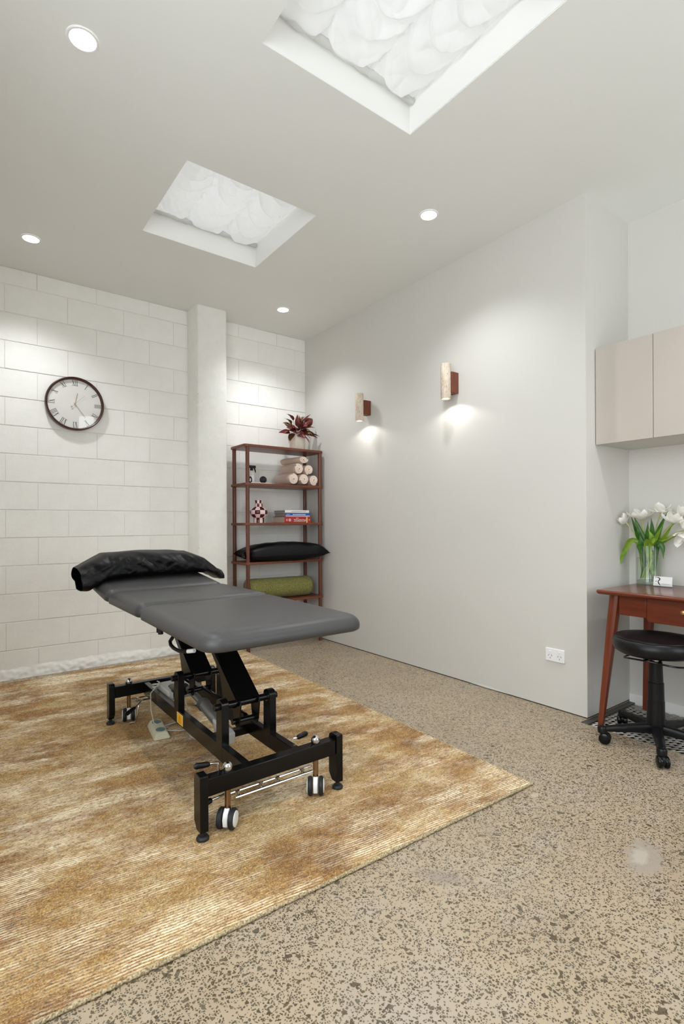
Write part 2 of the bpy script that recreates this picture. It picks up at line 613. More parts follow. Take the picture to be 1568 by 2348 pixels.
def world_off(o):
    v = Vector((0, 0, 0))
    while o is not None:
        v += o.location
        o = o.parent
    return v


def part(name, mb, mat, parent=None, bevel=0, seg=2, smooth=35, at=None):
    """one mesh object; vertices are given in world space, origin at the thing's base"""
    off = world_off(parent) if parent is not None else Vector(at or (0, 0, 0))
    mats = mat if isinstance(mat, (list, tuple)) else [mat]
    o = bpy.data.objects.new(name, mb.mesh(name, mats, smooth, off))
    C.objects.link(o)
    if parent is not None:
        o.parent = parent
    else:
        o.location = off
    if bevel:
        b = o.modifiers.new('bevel', 'BEVEL')
        b.width, b.segments, b.limit_method, b.angle_limit = bevel, seg, 'ANGLE', math.radians(40)
        b.harden_normals = False
    return o


def tag(o, label=None, cat=None, group=None, kind=None):
    for k, v in (('label', label), ('category', cat), ('group', group), ('kind', kind)):
        if v:
            o[k] = v
    return o


def thing(name, label, cat, loc, group=None):
    o = bpy.data.objects.new(name, None)
    o.empty_display_size = .05
    o.location = loc
    C.objects.link(o)
    return tag(o, label, cat, group)


def struct(name, mb, mat, label=None, parent=None, **kw):
    o = part(name, mb, mat, parent, **kw)
    if parent is None:
        o['kind'] = 'structure'
        if label:
            o['label'] = label
    return o


def text_part(name, body, size, mat, parent, matrix, extrude=.0004, align='LEFT'):
    cu = bpy.data.curves.new(name, 'FONT')
    cu.body = body
    cu.size = size
    cu.extrude = extrude
    cu.align_x = align
    cu.resolution_u = 3
    t = bpy.data.objects.new(name, cu)
    C.objects.link(t)
    bpy.context.view_layer.update()
    me = bpy.data.meshes.new_from_object(t.evaluated_get(bpy.context.evaluated_depsgraph_get()))
    bpy.data.objects.remove(t)
    bpy.data.curves.remove(cu)
    off = world_off(parent)
    me.transform(Matrix.Translation(-off) @ matrix)
    me.materials.clear()
    me.materials.append(mat)
    o = bpy.data.objects.new(name, me)
    C.objects.link(o)
    o.parent = parent
    return o


def copy_tree(o, parent=None):
    c = o.copy()
    C.objects.link(c)
    if parent is not None:
        c.parent = parent
    for ch in [x for x in o.children]:
        copy_tree(ch, c)
    return c


def nz(x, y, z, s=1.0):
    return mnoise.noise(Vector((x * s, y * s, z * s)))


# ------------------------------------------------------------------ room shell
GX0, GX1, GY0, GY1 = -0.078, ND, -4.6, NY - .001     # the mesh-covered channel in the niche
fl = MB()
fl.box(XL, GX0, YF, 0.2, -.1, 0)
fl.box(GX0, ND + .1, GY1, 0.2, -.1, 0)
fl.box(GX0, ND + .1, YF, GY0, -.1, 0)
struct('floor', fl, M_FLOOR, 'polished tan concrete floor speckled with dark aggregate', smooth=0)
pit = MB()
pit.box(GX0, ND + .1, GY0, GY1, -.10, -.055)
struct('trim_1', pit, M_PIT, 'dark bottom of the channel under the metal mesh', smooth=0)

ce = MB()
xs = [XL - .1, SKYLIGHTS[0][0], SKYLIGHTS[0][1], ND + .1]
(ax0, ax1, ay0, ay1), (bx0, bx1, by0, by1) = SKYLIGHTS
ce.box(XL - .1, ax0, YF - .1, .2, H, H + .004)
ce.box(ax1, ND + .1, YF - .1, .2, H, H + .004)
ce.box(ax0, ax1, ay1, .2, H, H + .004)
ce.box(ax0, ax1, by1, ay0, H, H + .004)
ce.box(ax0, ax1, YF - .1, by0, H, H + .004)
struct('ceiling', ce, M_CEIL, 'plain off-white ceiling with two skylight openings', smooth=0)

for i, (x0, x1, y0, y1) in enumerate(SKYLIGHTS):
    w = MB()
    for a in ((x0 - .02, x0, y0 - .02, y1 + .02), (x1, x1 + .02, y0 - .02, y1 + .02), (x0, x1, y0 - .02, y0), (x0, x1, y1, y1 + .02)):
        w.box(*a, H + .0041, Z_WELL)
    well = struct('window_%d' % (i + 1), w, M_WELL, ('small skylight well nearer the block wall', 'large skylight well at the top edge of the view')[i], smooth=0)
    g = MB().box(x0 - .02, x1 + .02, y0 - .02, y1 + .02, Z_WELL, Z_WELL + .006)
    part('pane', g, M_DIMGLASS, well, smooth=0)

# back wall: painted concrete blocks, each its own piece
WB = MB().box(XL - .1, ND, .005, .2, 0, H)
wall_back = struct('wall_back', WB, MB_, 'white painted concrete block wall', smooth=0)
BW, BH, ZB = .4, .2, .0048
COLX0, COLX1 = -1.186, -.929
cache = {}
rb = random.Random(3)


def block_mesh(w, h):
    key = (round(w, 3), round(h, 3))
    if key not in cache:
        b = MB()
        ch, cv = .0026, .0005
        x0, x1, z0, z1 = 0, w, 0, h
        vs = [(x0, .004, z0), (x1, .004, z0), (x1, .004, z1), (x0, .004, z1),
              (x0 + cv, 0, z0 + ch), (x1 - cv, 0, z0 + ch), (x1 - cv, 0, z1 - ch), (x0 + cv, 0, z1 - ch)]
        b.add(vs, [(4, 5, 6, 7), (0, 1, 5, 4), (1, 2, 6, 5), (2, 3, 7, 6), (3, 0, 4, 7)])
        cache[key] = b.mesh('block', [MB_], 0)
    return cache[key]


for k in range(-6, 9):
    z0 = 1.2048 + .2 * k
    z1 = z0 + .2
    if k == 8:
        z1 = H
    off = -2.521 + (0 if (k % 2) else .2)
    n = -4
    while off + BW * n < -.001:
        x0, x1 = off + BW * n, off + BW * (n + 1)
        n += 1
        x0, x1 = max(x0, XL), min(x1, 0)
        if x1 - x0 < .01:
            continue
        for sx0, sx1 in ((x0, min(x1, COLX0)), (max(x0, COLX1), x1)):
            if sx1 - sx0 < .01:
                continue
            gp = .0011 if k >= 2 else rb.choice((.0002, .0004, .0008))
            o = bpy.data.objects.new('block', block_mesh(sx1 - sx0 - gp, z1 - z0 - .0045))
            o.location = (sx0 + .0005, rb.uniform(-.0006, .0006), z0 + .0022)
            C.objects.link(o)
            o.parent = wall_back

# mortar slopped along the foot of the block wall
sk = MB()
def skirt(u, v):
    x = XL + u * (COLX0 - XL)
    hh = .085 + .022 * nz(x, 1, 0, 3) + .010 * nz(x, 4, 0, 17)
    z = hh * v
    d = .013 + .007 * nz(x, z, 2, 9) + .007 * nz(x, z, 5, 34)
    return (x, -max(.0015, d * (1 - v ** 3)), max(0, z))
sk.grid(skirt, 300, 14)
part('mortar_skirt', sk, MB_, wall_back)

col = MB()
def colf(u, v):
    pts = [(COLX0 - .012, 0), (COLX0, -.186), (COLX0 + .010, -.195), (COLX1 - .008, -.200), (COLX1, -.190), (COLX1, 0)]
    i = int(round(u * 5))
    x, y = pts[i]
    z = v * H
    j = .003 * nz(x, y, z, 8) + .0025 * nz(x, y, z, 30)
    return (x + j, min(0, y + j), z)
col.grid(colf, 6, 90)
struct('wall_pillar', col, M_COL, 'white painted concrete pillar with pitted edges standing against the block wall', smooth=50)

wr = MB().box(0, ND + .05, NY, .2, .006, H)
wall_right = struct('wall_right', wr, M_WALL, 'smooth pale grey plasterboard wall', smooth=0)
rc = MB().box(.0015, ND - .004, NY + .0008, .2, .0, .006)  # dark strip stands in for shade in the gap under the wall
part('gap_shade_strip', rc, M_PIT, wall_right, smooth=0)
chip = MB()
chip.add([(-.0015, -2.05, .006), (-.004, -2.17, .004), (-.0015, -2.36, .006), (-.0008, -2.2, .022), (-.0008, -2.1, .018)], [(0, 1, 2, 3, 4)])
part('lifted_paper_edge', chip, M_WALL, wall_right, smooth=0)

struct('wall_niche', MB().box(ND, ND + .1, YF, NY - .0002, -.1, H), M_WALL, 'pale wall at the back of the desk niche', smooth=0)
struct('baseboard_niche', MB().box(ND - .012, ND, YF, NY - .001, -.05, .045), M_WELL, 'low white skirting at the back of the niche', bevel=.003)
wf = MB()
wf.box(XL - .1, XL, YF - .1, DY0_, 0, H)
wf.box(XL - .1, XL, DY1_, .2, 0, H)
wf.box(XL - .1, XL, DY0_, DY1_, DZ1, H)
wf.box(XL - .1, XL, DY0_, DY1_, 0, DZ0)
struct('wall_left', wf, M_WALL, 'plain side wall with a wide window added for fill light, outside the view', smooth=0)
wf = MB()
wf.box(XL, WX0, YF - .1, YF, 0, H)
wf.box(WX1, ND + .1, YF - .1, YF, 0, H)
wf.box(WX0, WX1, YF - .1, YF, DZ1, H)
wf.box(WX0, WX1, YF - .1, YF, 0, DZ0)
struct('wall_front', wf, M_WALL, 'plain end wall with a window added for fill light, outside the view', smooth=0)
df = MB()
for a in ((WX0, WX0 + .05, DZ0, DZ1), (WX1 - .05, WX1, DZ0, DZ1), (WX0 + .05, WX1 - .05, DZ1 - .05, DZ1), (WX0 + .05, WX1 - .05, DZ0, DZ0 + .05)):
    df.box(a[0], a[1], YF - .07, YF - .03, a[2], a[3])
win = struct('window_4', df, M_WHITE, 'white framed end window added for fill light, outside the view', smooth=0)
part('pane', MB().box(WX0 + .05, WX1 - .05, YF - .055, YF - .049, DZ0 + .05, DZ1 - .05), M_GLASS, win, smooth=0)
df = MB()
ym = (DY0_ + DY1_) / 2
for a in ((DY0_, DY0_ + .05, DZ0, DZ1), (DY1_ - .05, DY1_, DZ0, DZ1), (ym - .03, ym + .03, DZ0, DZ1), (DY0_, DY1_, DZ1 - .05, DZ1), (DY0_, DY1_, DZ0, DZ0 + .05)):
    df.box(XL - .07, XL - .03, *a)
win = struct('window_3', df, M_WHITE, 'white framed wide window added for fill light, outside the view', smooth=0)
for a in ((DY0_ + .05, ym - .03), (ym + .03, DY1_ - .05)):
    part('pane', MB().box(XL - .055, XL - .049, a[0], a[1], DZ0 + .05, DZ1 - .05), M_GLASS, win, smooth=0)


# ------------------------------------------------------------------ mesh grating in the niche
gr = thing('floor_grating', 'galvanised expanded metal mesh covering the floor channel under the desk', 'grating', ((GX0 + GX1) / 2, (GY0 + GY1) / 2, -.05))
fr = MB()
fr.box(GX0, GX0 + .006, GY0, GY1, -.05, -.002)
fr.box(GX0 + .006, GX1 - .013, GY1 - .034, GY1 - .0, -.05, -.004)
part('edge_frame', fr, M_DARKSTEEL, gr, smooth=0)
le = MB()
px_, py_ = .036, .056
nx = int((GX1 - .02 - GX0 - .01) / px_)
ny = int((GY1 - .036 - GY0) / py_)
for i in range(nx + 1):
    for s in (-1, 1):
        xx = GX0 + .014 + px_ * i
        for j in range(ny):
            y0 = GY1 - .036 - py_ * j
            for h in (0, 1):
                a = (xx + s * px_ / 2 * (0 if h == 0 else 1), y0 - py_ / 2 * h)
                b = (xx + s * px_ / 2 * (1 if h == 0 else 0), y0 - py_ / 2 * (h + 1))
                if not (GX0 + .006 < min(a[0], b[0]) and max(a[0], b[0]) < GX1 - .014):
                    continue
                dx, dy = b[0] - a[0], b[1] - a[1]
                L = math.hypot(dx, dy)
                nx_, ny_ = -dy / L * .0018, dx / L * .0018
                za, zb = (-.010, -.006) if s > 0 else (-.009, -.005)
                vs = [(a[0] - nx_, a[1] - ny_, za - .004), (a[0] + nx_, a[1] + ny_, za), (b[0] + nx_, b[1] + ny_, zb), (b[0] - nx_, b[1] - ny_, zb - .004)]
                le.add(vs, [(0, 1, 2, 3)])
ob = part('mesh_strands', le, M_GRATE, gr, smooth=0)
ob['kind'] = 'stuff'
so = ob.modifiers.new('solid', 'SOLIDIFY')
so.thickness = .002

# ------------------------------------------------------------------ rug
def make_rug():
    W, L, T = 2.05, 2.96, .013
    ang = math.radians(-1.55)
    root = bpy.data.objects.new('rug', None)
    root.location = (-.897, -3.100, 0)
    root.rotation_euler = (0, 0, ang)
    C.objects.link(root)
    tag(root, 'large ribbed mustard gold and cream rug lying under the treatment table', 'rug')
    PIT = .0098
    nu, nv = 250, int(L / PIT) * 5
    u = np.linspace(0, W, nu)
    v = np.linspace(0, L, nv)
    U, V = np.meshgrid(u, v)
    skew = math.tan(math.radians(-4.0))
    rng = np.random.default_rng(5)
    # slow sideways wander of the ribs
    wob = .0016 * np.sin(U * 9 + 3 * np.sin(V * 4)) + .0011 * np.sin(U * 31 + V * 17)
    ph = (V + U * skew * 1.0 + wob) / PIT
    ridx = np.floor(ph).astype(int)
    fr = ph - ridx
    prof = np.sin(np.pi * np.clip(fr, 0, 1)) ** .8
    amp = rng.uniform(.75, 1.1, ridx.max() - ridx.min() + 1)[ridx - ridx.min()]
    n = rng.normal(0, 1, U.shape)
    z = T - .0042 + .0042 * prof * amp + .00045 * n
    def field(cu, cv, octaves, seed, stretch=1.0):
        g = np.random.default_rng(seed)
        out = np.zeros(U.shape)
        amp_ = 1.0
        tot = 0.
        Vs = V + U * skew
        for o_ in range(octaves):
            nx_, ny_ = int(W / cu) + 4, int((L + .3) / cv) + 4
            G = g.normal(0, 1, (ny_, nx_))
            fx, fy = U / cu + .5, (Vs + .15) / cv + .5
            ix, iy = np.floor(fx).astype(int), np.floor(fy).astype(int)
            tx, ty = fx - ix, fy - iy
            tx, ty = tx * tx * (3 - 2 * tx), ty * ty * (3 - 2 * ty)
            ix, iy = np.clip(ix, 0, nx_ - 2), np.clip(iy, 0, ny_ - 2)
            out += amp_ * ((G[iy, ix] * (1 - tx) + G[iy, ix + 1] * tx) * (1 - ty) + (G[iy + 1, ix] * (1 - tx) + G[iy + 1, ix + 1] * tx) * ty)
            tot += amp_ ** 2
            amp_ *= .72
            cu, cv = cu * .52, cv * .52
        return out / math.sqrt(tot)
    cream_patch = np.clip(.38 + .46 * field(.22, .11, 6, 21), 0, 1)
    tone = np.clip(.53 + .19 * field(.22, .13, 6, 8), 0, 1)
    z = z - .0014 * prof * (1 - cream_patch) + .0010 * (1 - cream_patch)
    edge = np.minimum(np.minimum(U, W - U), np.minimum(V, L - V))
    z *= np.clip(edge / .012 + .35, 0, 1) ** .5
    co = np.stack([-U, V, z], -1).reshape(-1, 3).astype(np.float32)
    me = bpy.data.meshes.new('pile')
    idx = np.arange(nu * nv).reshape(nv, nu)
    q = np.stack([idx[:-1, :-1], idx[1:, :-1], idx[1:, 1:], idx[:-1, 1:]], -1).reshape(-1, 4)
    me.vertices.add(len(co)); me.vertices.foreach_set('co', co.ravel())
    me.loops.add(q.size); me.loops.foreach_set('vertex_index', q.ravel().astype(np.int32))
    me.polygons.add(len(q)); me.polygons.foreach_set('loop_start', np.arange(0, q.size, 4, dtype=np.int32))
    me.update(calc_edges=True)
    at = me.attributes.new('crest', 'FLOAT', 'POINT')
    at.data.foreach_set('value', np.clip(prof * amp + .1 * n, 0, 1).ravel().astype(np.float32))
    for nm, arr in (('cream_patch', cream_patch), ('tone', tone)):
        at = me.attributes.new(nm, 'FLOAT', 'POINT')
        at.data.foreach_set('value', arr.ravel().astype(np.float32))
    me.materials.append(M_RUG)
    me.polygons.foreach_set('use_smooth', [True] * len(q))
    o = bpy.data.objects.new('pile', me)
    C.objects.link(o); o.parent = root
    # overlocked binding along the four edges
    def cord(p, q, k):
        b = MB()
        d = (Vector(q) - Vector(p)); L_ = d.length; d.normalize()
        N = int(L_ / .006)
        nrm = Vector((-d.y, d.x, 0))
        vs = []
        nn = 7
        for i in range(N + 1):
            c = Vector(p) + d * (L_ * i / N)
            rr = .0058 * (1 + .16 * math.sin(i * 1.9 + k) + .45 * nz(i * .47, k, 0) + .3 * nz(i * .11, k, 3))
            for j in range(nn):
                t = 2 * PI * j / nn
                vs.append(c + nrm * math.cos(t) * rr + Vector((0, 0, max(.0002, .0062 + math.sin(t) * rr * .95))))
        fs = [(i * nn + j, i * nn + (j + 1) % nn, (i + 1) * nn + (j + 1) % nn, (i + 1) * nn + j) for i in range(N) for j in range(nn)]
        b.add(vs, fs)
        oo = bpy.data.objects.new('binding', b.mesh('binding', [M_RUGEDGE], 60))
        C.objects.link(oo); oo.parent = root
    cord((.004, 0, 0), (-W - .004, 0, 0), 1)
    cord((-W, 0, 0), (-W, L, 0), 2)
    cord((-W - .004, L, 0), (.004, L, 0), 3)
    cord((0, L, 0), (0, 0, 0), 4)
make_rug()
RZ = .0135    # top of the rug

# ------------------------------------------------------------------ skylight blinds
def blind(box, label, seed, zc, name='skylight_blind'):
    x0, x1, y0, y1 = box
    x0, x1, y0, y1 = x0 + .004, x1 - .004, y0 + .004, y1 - .004
    root = thing(name, label, 'blind', ((x0 + x1) / 2, (y0 + y1) / 2, zc), 'ruched skylight blinds')
    b = MB()
    NSW = 3
    def f(u, v):
        s = abs(math.sin(PI * NSW * u)) ** .8
        sw = int(min(NSW - 1, u * NSW))
        vv = v + .035 * nz(u * 3, v * 3, seed)
        ph = vv * 5.4 - .95 * s + .27 * sw + .45 * nz(sw * 3.1, v * 4, seed + 4)
        w = ph - math.floor(ph)
        # each swag bellies out slowly and tucks back sharply under the next
        fold = (w ** 1.3) * (1 - max(0, (w - .78) / .22) ** 1.6)
        ed = min(1, min(v, 1 - v) / .05) * min(1, min(u, 1 - u) / .03 + .3)
        cr = .018 * (.35 - abs(nz(u * 7 + v * 6, v * 6 - u * 5, seed + 9))) + .010 * (.3 - abs(nz(u * 13 - v * 9, v * 12 + u * 3, seed + 2)))
        gather = .012 * (1 - s) ** 6 * math.sin(v * 60 + 3 * nz(u, v * 9, seed)) * min(1, min(u, 1 - u) / .05)
        z = zc - .022 * s - .050 * fold * (.35 + .65 * s) * ed + cr * ed + gather * ed
        return (x0 + (x1 - x0) * u, y0 + (y1 - y0) * v, z)
    b.grid(f, 190, 200)
    part('cloth', b, M_BLIND, root, smooth=80)
    for yy in (y1 - .006,):
        r = MB()
        pts, rs = [], []
        for i in range(60):
            u = i / 59
            pts.append((x0 + (x1 - x0) * u, yy - .012, zc - .016 + .005 * nz(u * 8, 0, seed)))
            rs.append(.016 + .006 * nz(u * 22, 3, seed))
        r.tube(pts, rs, 10)
        part('gathered_heading', r, M_BLIND, root, smooth=70)
        part('rod', MB().cyl((x0, yy - .012, zc - .016), (x1, yy - .012, zc - .016), .006, n=10), M_STEEL, root)
blind(SKYLIGHTS[0], 'white ruched cloth blind in the smaller skylight, nearer the block wall', 3.3, 3.088)
blind(SKYLIGHTS[1], 'white ruched cloth blind in the larger-looking skylight at the top edge', 12.7, 3.085)

# ------------------------------------------------------------------ downlights
def downlight(x, y, label):
    t = thing('downlight', label, 'ceiling light', (x, y, H), 'recessed ceiling downlights')
    part('trim_ring', MB().lathe([(.046, -.0005), (.047, -.004), (.054, -.004), (.057, -.0005)], (x, y, H), 36, caps=False), M_WHITE, t)
    part('diffuser', MB().lathe([(.001, -.0025), (.046, -.0025), (.047, -.0008), (.001, -.0008)], (x, y, H), 36, caps=False), M_DL, t)
    l = bpy.data.lights.new('downlight_beam', 'SPOT')
    l.energy = DOWNLIGHT_W
    l.color = (.95, .975, 1.0)
    l.spot_size = math.radians(122)
    l.spot_blend = 1.0
    l.shadow_soft_size = .045
    o = bpy.data.objects.new('downlight_beam', l)
    o.location = (0, 0, -.05)
    C.objects.link(o)
    o.parent = t
downlight(-2.418, -2.207, 'round recessed downlight alone near the top left corner of the ceiling')
downlight(-2.412, -.518, 'round recessed downlight in the ceiling above the wall clock')
downlight(-.548, -2.206, 'round recessed downlight in the ceiling above the two wall sconces')
downlight(-.556, -.519, 'round recessed downlight in the ceiling above the shelf corner')
for xx in (-2.415, -.552):
    l = bpy.data.lights.new('downlight_beam', 'SPOT')
    l.energy = DOWNLIGHT_W
    l.color = (.95, .975, 1.0)
    l.spot_size = math.radians(122); l.spot_blend = 1.0; l.shadow_soft_size = .045
    o = bpy.data.objects.new('downlight_beam', l)
    o.location = (xx, -3.9, H - .05)
    C.objects.link(o)

# ------------------------------------------------------------------ wall clock
CX, CZ, CR = -2.078, 2.009, .2
ck = thing('wall_clock', 'round wall clock with dark wooden rim and thin roman numerals on the block wall', 'clock', (CX, 0, CZ))
part('rim', MB().lathe([(CR - .004, .001), (CR, .004), (CR + .001, .030), (CR - .001, .043), (CR - .006, .046), (CR - .0105, .043), (CR - .011, .028), (CR - .02, .02), (CR - .02, .001)], (CX, 0, CZ), 72, (0, -1, 0), caps=False), M_CLOCKRIM, ck)
part('face', MB().lathe([(.0001, .018), (CR - .011, .018), (CR - .011, .022), (.0001, .022)], (CX, 0, CZ), 64, (0, -1, 0), caps=False), M_FACE, ck)
YN = -.0228
def stroke(b, p, q, w, y=YN):
    (a, c), (d, e) = p, q
    dx, dz = d - a, e - c
    L = math.hypot(dx, dz)
    nx_, nz_ = -dz / L * w / 2, dx / L * w / 2
    b.add([(a + nx_, y, c + nz_), (a - nx_, y, c - nz_), (d - nx_, y, e - nz_), (d + nx_, y, e + nz_)], [(0, 1, 2, 3)])
ROM = ['XII', 'I', 'II', 'III', 'IIII', 'V', 'VI', 'VII', 'VIII', 'IX', 'X', 'XI']
ROM[4] = 'IV'
for h, s in enumerate(ROM):
    b = MB()
    hh = .042
    wd = {'I': .010, 'V': .022, 'X': .022}
    tot = sum(wd[c] for c in s)
    x = -tot / 2
    for c in s:
        w = wd[c]
        if c == 'I':
            stroke(b, (x + w / 2, -hh / 2), (x + w / 2, hh / 2), .0034)
        elif c == 'V':
            stroke(b, (x + .003, hh / 2), (x + w / 2, -hh / 2), .0040)
            stroke(b, (x + w - .003, hh / 2), (x + w / 2, -hh / 2), .0016)
        else:
            stroke(b, (x + .003, hh / 2), (x + w - .003, -hh / 2), .0040)
            stroke(b, (x + w - .003, hh / 2), (x + .003, -hh / 2), .0016)
        x += w
    for zz in (-hh / 2, hh / 2):
        stroke(b, (-tot / 2, zz), (tot / 2, zz), .0014)
    a = 2 * PI * h / 12
    R = .158
    b.v = [(CX + p[0] * math.cos(a) + (R + p[2]) * math.sin(a), p[1], CZ - p[0] * math.sin(a) + (R + p[2]) * math.cos(a)) for p in b.v]
    o = part('numeral', b, M_INK, ck, smooth=0)
    o['label'] = 'black numeral ' + s
def hand(name, ang, l1, l2, w, y, tail_ring=False):
    b = MB()
    a = math.radians(ang)
    d = (math.sin(a), math.cos(a))
    stroke(b, (CX - d[0] * l2, CZ - d[1] * l2), (CX + d[0] * l1, CZ + d[1] * l1), w, y)
    if tail_ring:
        b.lathe([(.0055, -.0006), (.0055, .0006)], (CX - d[0] * l2, y, CZ - d[1] * l2), 14, (0, 1, 0))
    o = part(name, b, M_HAND, ck, smooth=0)
    s_ = o.modifiers.new('solid', 'SOLIDIFY')
    s_.thickness = .001
hand('hour_hand', 12, .085, .012, .0030, -.0265)
hand('minute_hand', 144, .118, .012, .0026, -.0285)
hand('second_hand', 44, .092, .034, .0014, -.0305, True)
part('hub', MB().cyl((CX, -.022, CZ), (CX, -.033, CZ), .006, n=16), M_HAND, ck)
part('glass_cover', MB().lathe([(.0001, .0440), (.08, .0430), (.14, .0400), (CR - .012, .0355)], (CX, 0, CZ), 48, (0, -1, 0), caps=False), M_GLASS, ck, smooth=80)

# ------------------------------------------------------------------ wall sconces
def sconce(y, z0, z1, m0, m1, label):
    t = thing('wall_sconce', label, 'wall lamp', (0, y, (z0 + z1) / 2), 'travertine wall sconces')
    r, xc = .0345, -.100
    part('mount_block', MB().box(xc + r - .004, -.0004, y - .030, y + .030, m0, m1), M_MOUNT, t, bevel=.003)
    b = MB().lathe([(r - .012, z0 + .004 - .004 + .012), (r - .006, z0), (r - .001, z0), (r, z0 + .002), (r, z1 - .002), (r - .002, z1), (.001, z1)], (xc, y, 0), 32, caps=False)
    part('stone_cylinder', b, M_TRAV, t)
    part('lens', MB().lathe([(.0005, z0 + .009), (r - .011, z0 + .009), (r - .011, z0 + .012), (.0005, z0 + .012)], (xc, y, 0), 24, caps=False), M_SC, t)
    l = bpy.data.lights.new('sconce_beam', 'SPOT')
    l.energy = SCONCE_W
    l.color = (1, .97, .92)
    l.spot_size = math.radians(150)
    l.spot_blend = .35
    l.shadow_soft_size = .02
    o = bpy.data.objects.new('sconce_beam', l)
    o.location = (xc, 0, z0 - (z0 + z1) / 2 + .004)
    C.objects.link(o)
    o.parent = t
sconce(-.985, 1.951, 2.180, 2.008, 2.128, 'travertine cylinder wall lamp on a dark block, nearer the shelf corner')
sconce(-1.932, 1.950, 2.190, 1.995, 2.140, 'travertine cylinder wall lamp on a dark block, farther from the shelf')

# ------------------------------------------------------------------ power outlet
po = thing('power_outlet', 'white double power outlet low on the plasterboard wall near its end', 'outlet', (0, -2.677, .28))
Y0, Y1, Z0, Z1 = -2.737, -2.617, .279, .355
part('plate', MB().box(-.009, -.0004, Y0, Y1, Z0, Z1), M_WHITE, po, bevel=.003)
for yc in (-2.648, -2.706):
    part('rocker', MB().box(-.0125, -.009, yc - .0065, yc + .0065, Z1 - .024, Z1 - .014), M_WHITE, po, bevel=.001)
    s = MB()
    for dy, dz, an in ((-.009, 0, -.5), (.009, 0, .5), (0, -.014, 0)):
        mt = Matrix.Translation((-.0093, yc + dy, Z0 + .034 + dz)) @ Matrix.Rotation(an, 4, 'X')
        s.box(-.0004, .0004, -.0012, .0012, -.0045, .0045, mt)
    part('socket_slots', s, M_SWITCHBLUE, po, smooth=0)

# ------------------------------------------------------------------ treatment table
T = thing('treatment_table', 'black framed electric treatment table with three charcoal cushions on the rug', 'treatment table', (-1.85, -2.0, RZ))
def rect_round(x0, x1, y0, y1, r, inset, n=8):
    x0, x1, y0, y1 = x0 + inset, x1 - inset, y0 + inset, y1 - inset
    pts = []
    for cx, cy, a0, k in ((x1, y1, 0, 0), (x0, y1, PI / 2, 1), (x0, y0, PI, 2), (x1, y0, 1.5 * PI, 3)):
        rr = max(.004, r[k] - inset)
        rr = min(rr, (x1 - x0) / 2 - .001, (y1 - y0) / 2 - .001)
        sx, sy = (-1 if cx == x1 else 1), (-1 if cy == y1 else 1)
        for i in range(n + 1):
            a = a0 + PI / 2 * i / n
            pts.append((cx + sx * rr + rr * math.cos(a), cy + sy * rr + rr * math.sin(a)))
    return pts
def cushion(label, x0, x1, y0, y1, z0, z1, r, tilt=0, pivot=None, rh=.06):
    b = MB()
    prof = [(.05, z0 - .001), (.012, z0), (.002, z0 + .006), (0, z0 + .018)]
    rv = (z1 - z0) - .022
    for i in range(1, 9):
        a = PI / 2 * i / 8
        prof.append((rh * (1 - math.cos(a)), z0 + .020 + rv * math.sin(a)))
    w = (x1 - x0) / 2
    for i in range(1, 6):
        t = i / 5
        prof.append((rh + (w - rh - .02) * t, z1 + .006 * math.sin(PI / 2 * t)))
    rings = [[(p[0], p[1], z) for p in rect_round(x0, x1, y0, y1, r, ins)] for ins, z in prof]
    n = len(rings[0])
    vs = [p for q in rings for p in q]
    if tilt:
        py, pz = pivot
        vs = [(x, py + (y - py) * math.cos(tilt) - (z - pz) * math.sin(tilt), pz + (y - py) * math.sin(tilt) + (z - pz) * math.cos(tilt)) for x, y, z in vs]
    fs = [(j * n + k, j * n + (k + 1) % n, (j + 1) * n + (k + 1) % n, (j + 1) * n + k) for j in range(len(rings) - 1) for k in range(n)]
    fs += [tuple(range(n - 1, -1, -1)), tuple((len(rings) - 1) * n + k for k in range(n))]
    b.add(vs, fs)
    o = part('cushion', b, M_VINYL, T, smooth=70)
    o['label'] = label
X0, X1 = -2.182, -1.520
ZC0, ZC1 = .684, .750
cushion('long foot-end cushion', X0, X1, -2.790, -2.034, ZC0 - .002, ZC1 - .002, (.05, .05, .075, .075), math.radians(.6), (-2.034, ZC1), .062)
cushion('short middle cushion', X0, X1, -2.026, -1.470, ZC0, ZC1, (.045, .045, .045, .045), 0, None, .05)
TH = math.radians(6.2)
cushion('raised head-end cushion under the pillow', X0, X1, -1.462, -.86, ZC0, ZC1, (.08, .08, .045, .045), TH, (-1.462, ZC0 + .02), .05)
uf = MB()
for x in (-2.10, -1.625):
    uf.box(x, x + .025, -2.62, -2.06, .652, .683)
    uf.box(x, x + .025, -2.00, -1.50, .652, .683)
    mt = Matrix.Translation((0, -1.462, .683)) @ Matrix.Rotation(TH, 4, 'X') @ Matrix.Translation((0, 1.462, -.683))
    uf.box(x, x + .025, -1.43, -.95, .650, .683, mt)
for y in (-2.62, -2.10, -1.98, -1.52):
    uf.box(-2.075, -1.625, y, y + .03, .655, .680)
part('upper_frame', uf, M_BLACK, T, bevel=.003)
for q in ((-2.168, -2.30, .674), (-2.165, -2.27, .676), (-1.60, -2.66, .672)):
    part('hinge_knob', MB().cyl((q[0], q[1], q[2] - .012), (q[0], q[1], q[2] + .010), .010, n=12), M_BLACK2, T)
RXL, RXR = (-1.972, -1.942), (-1.758, -1.728)
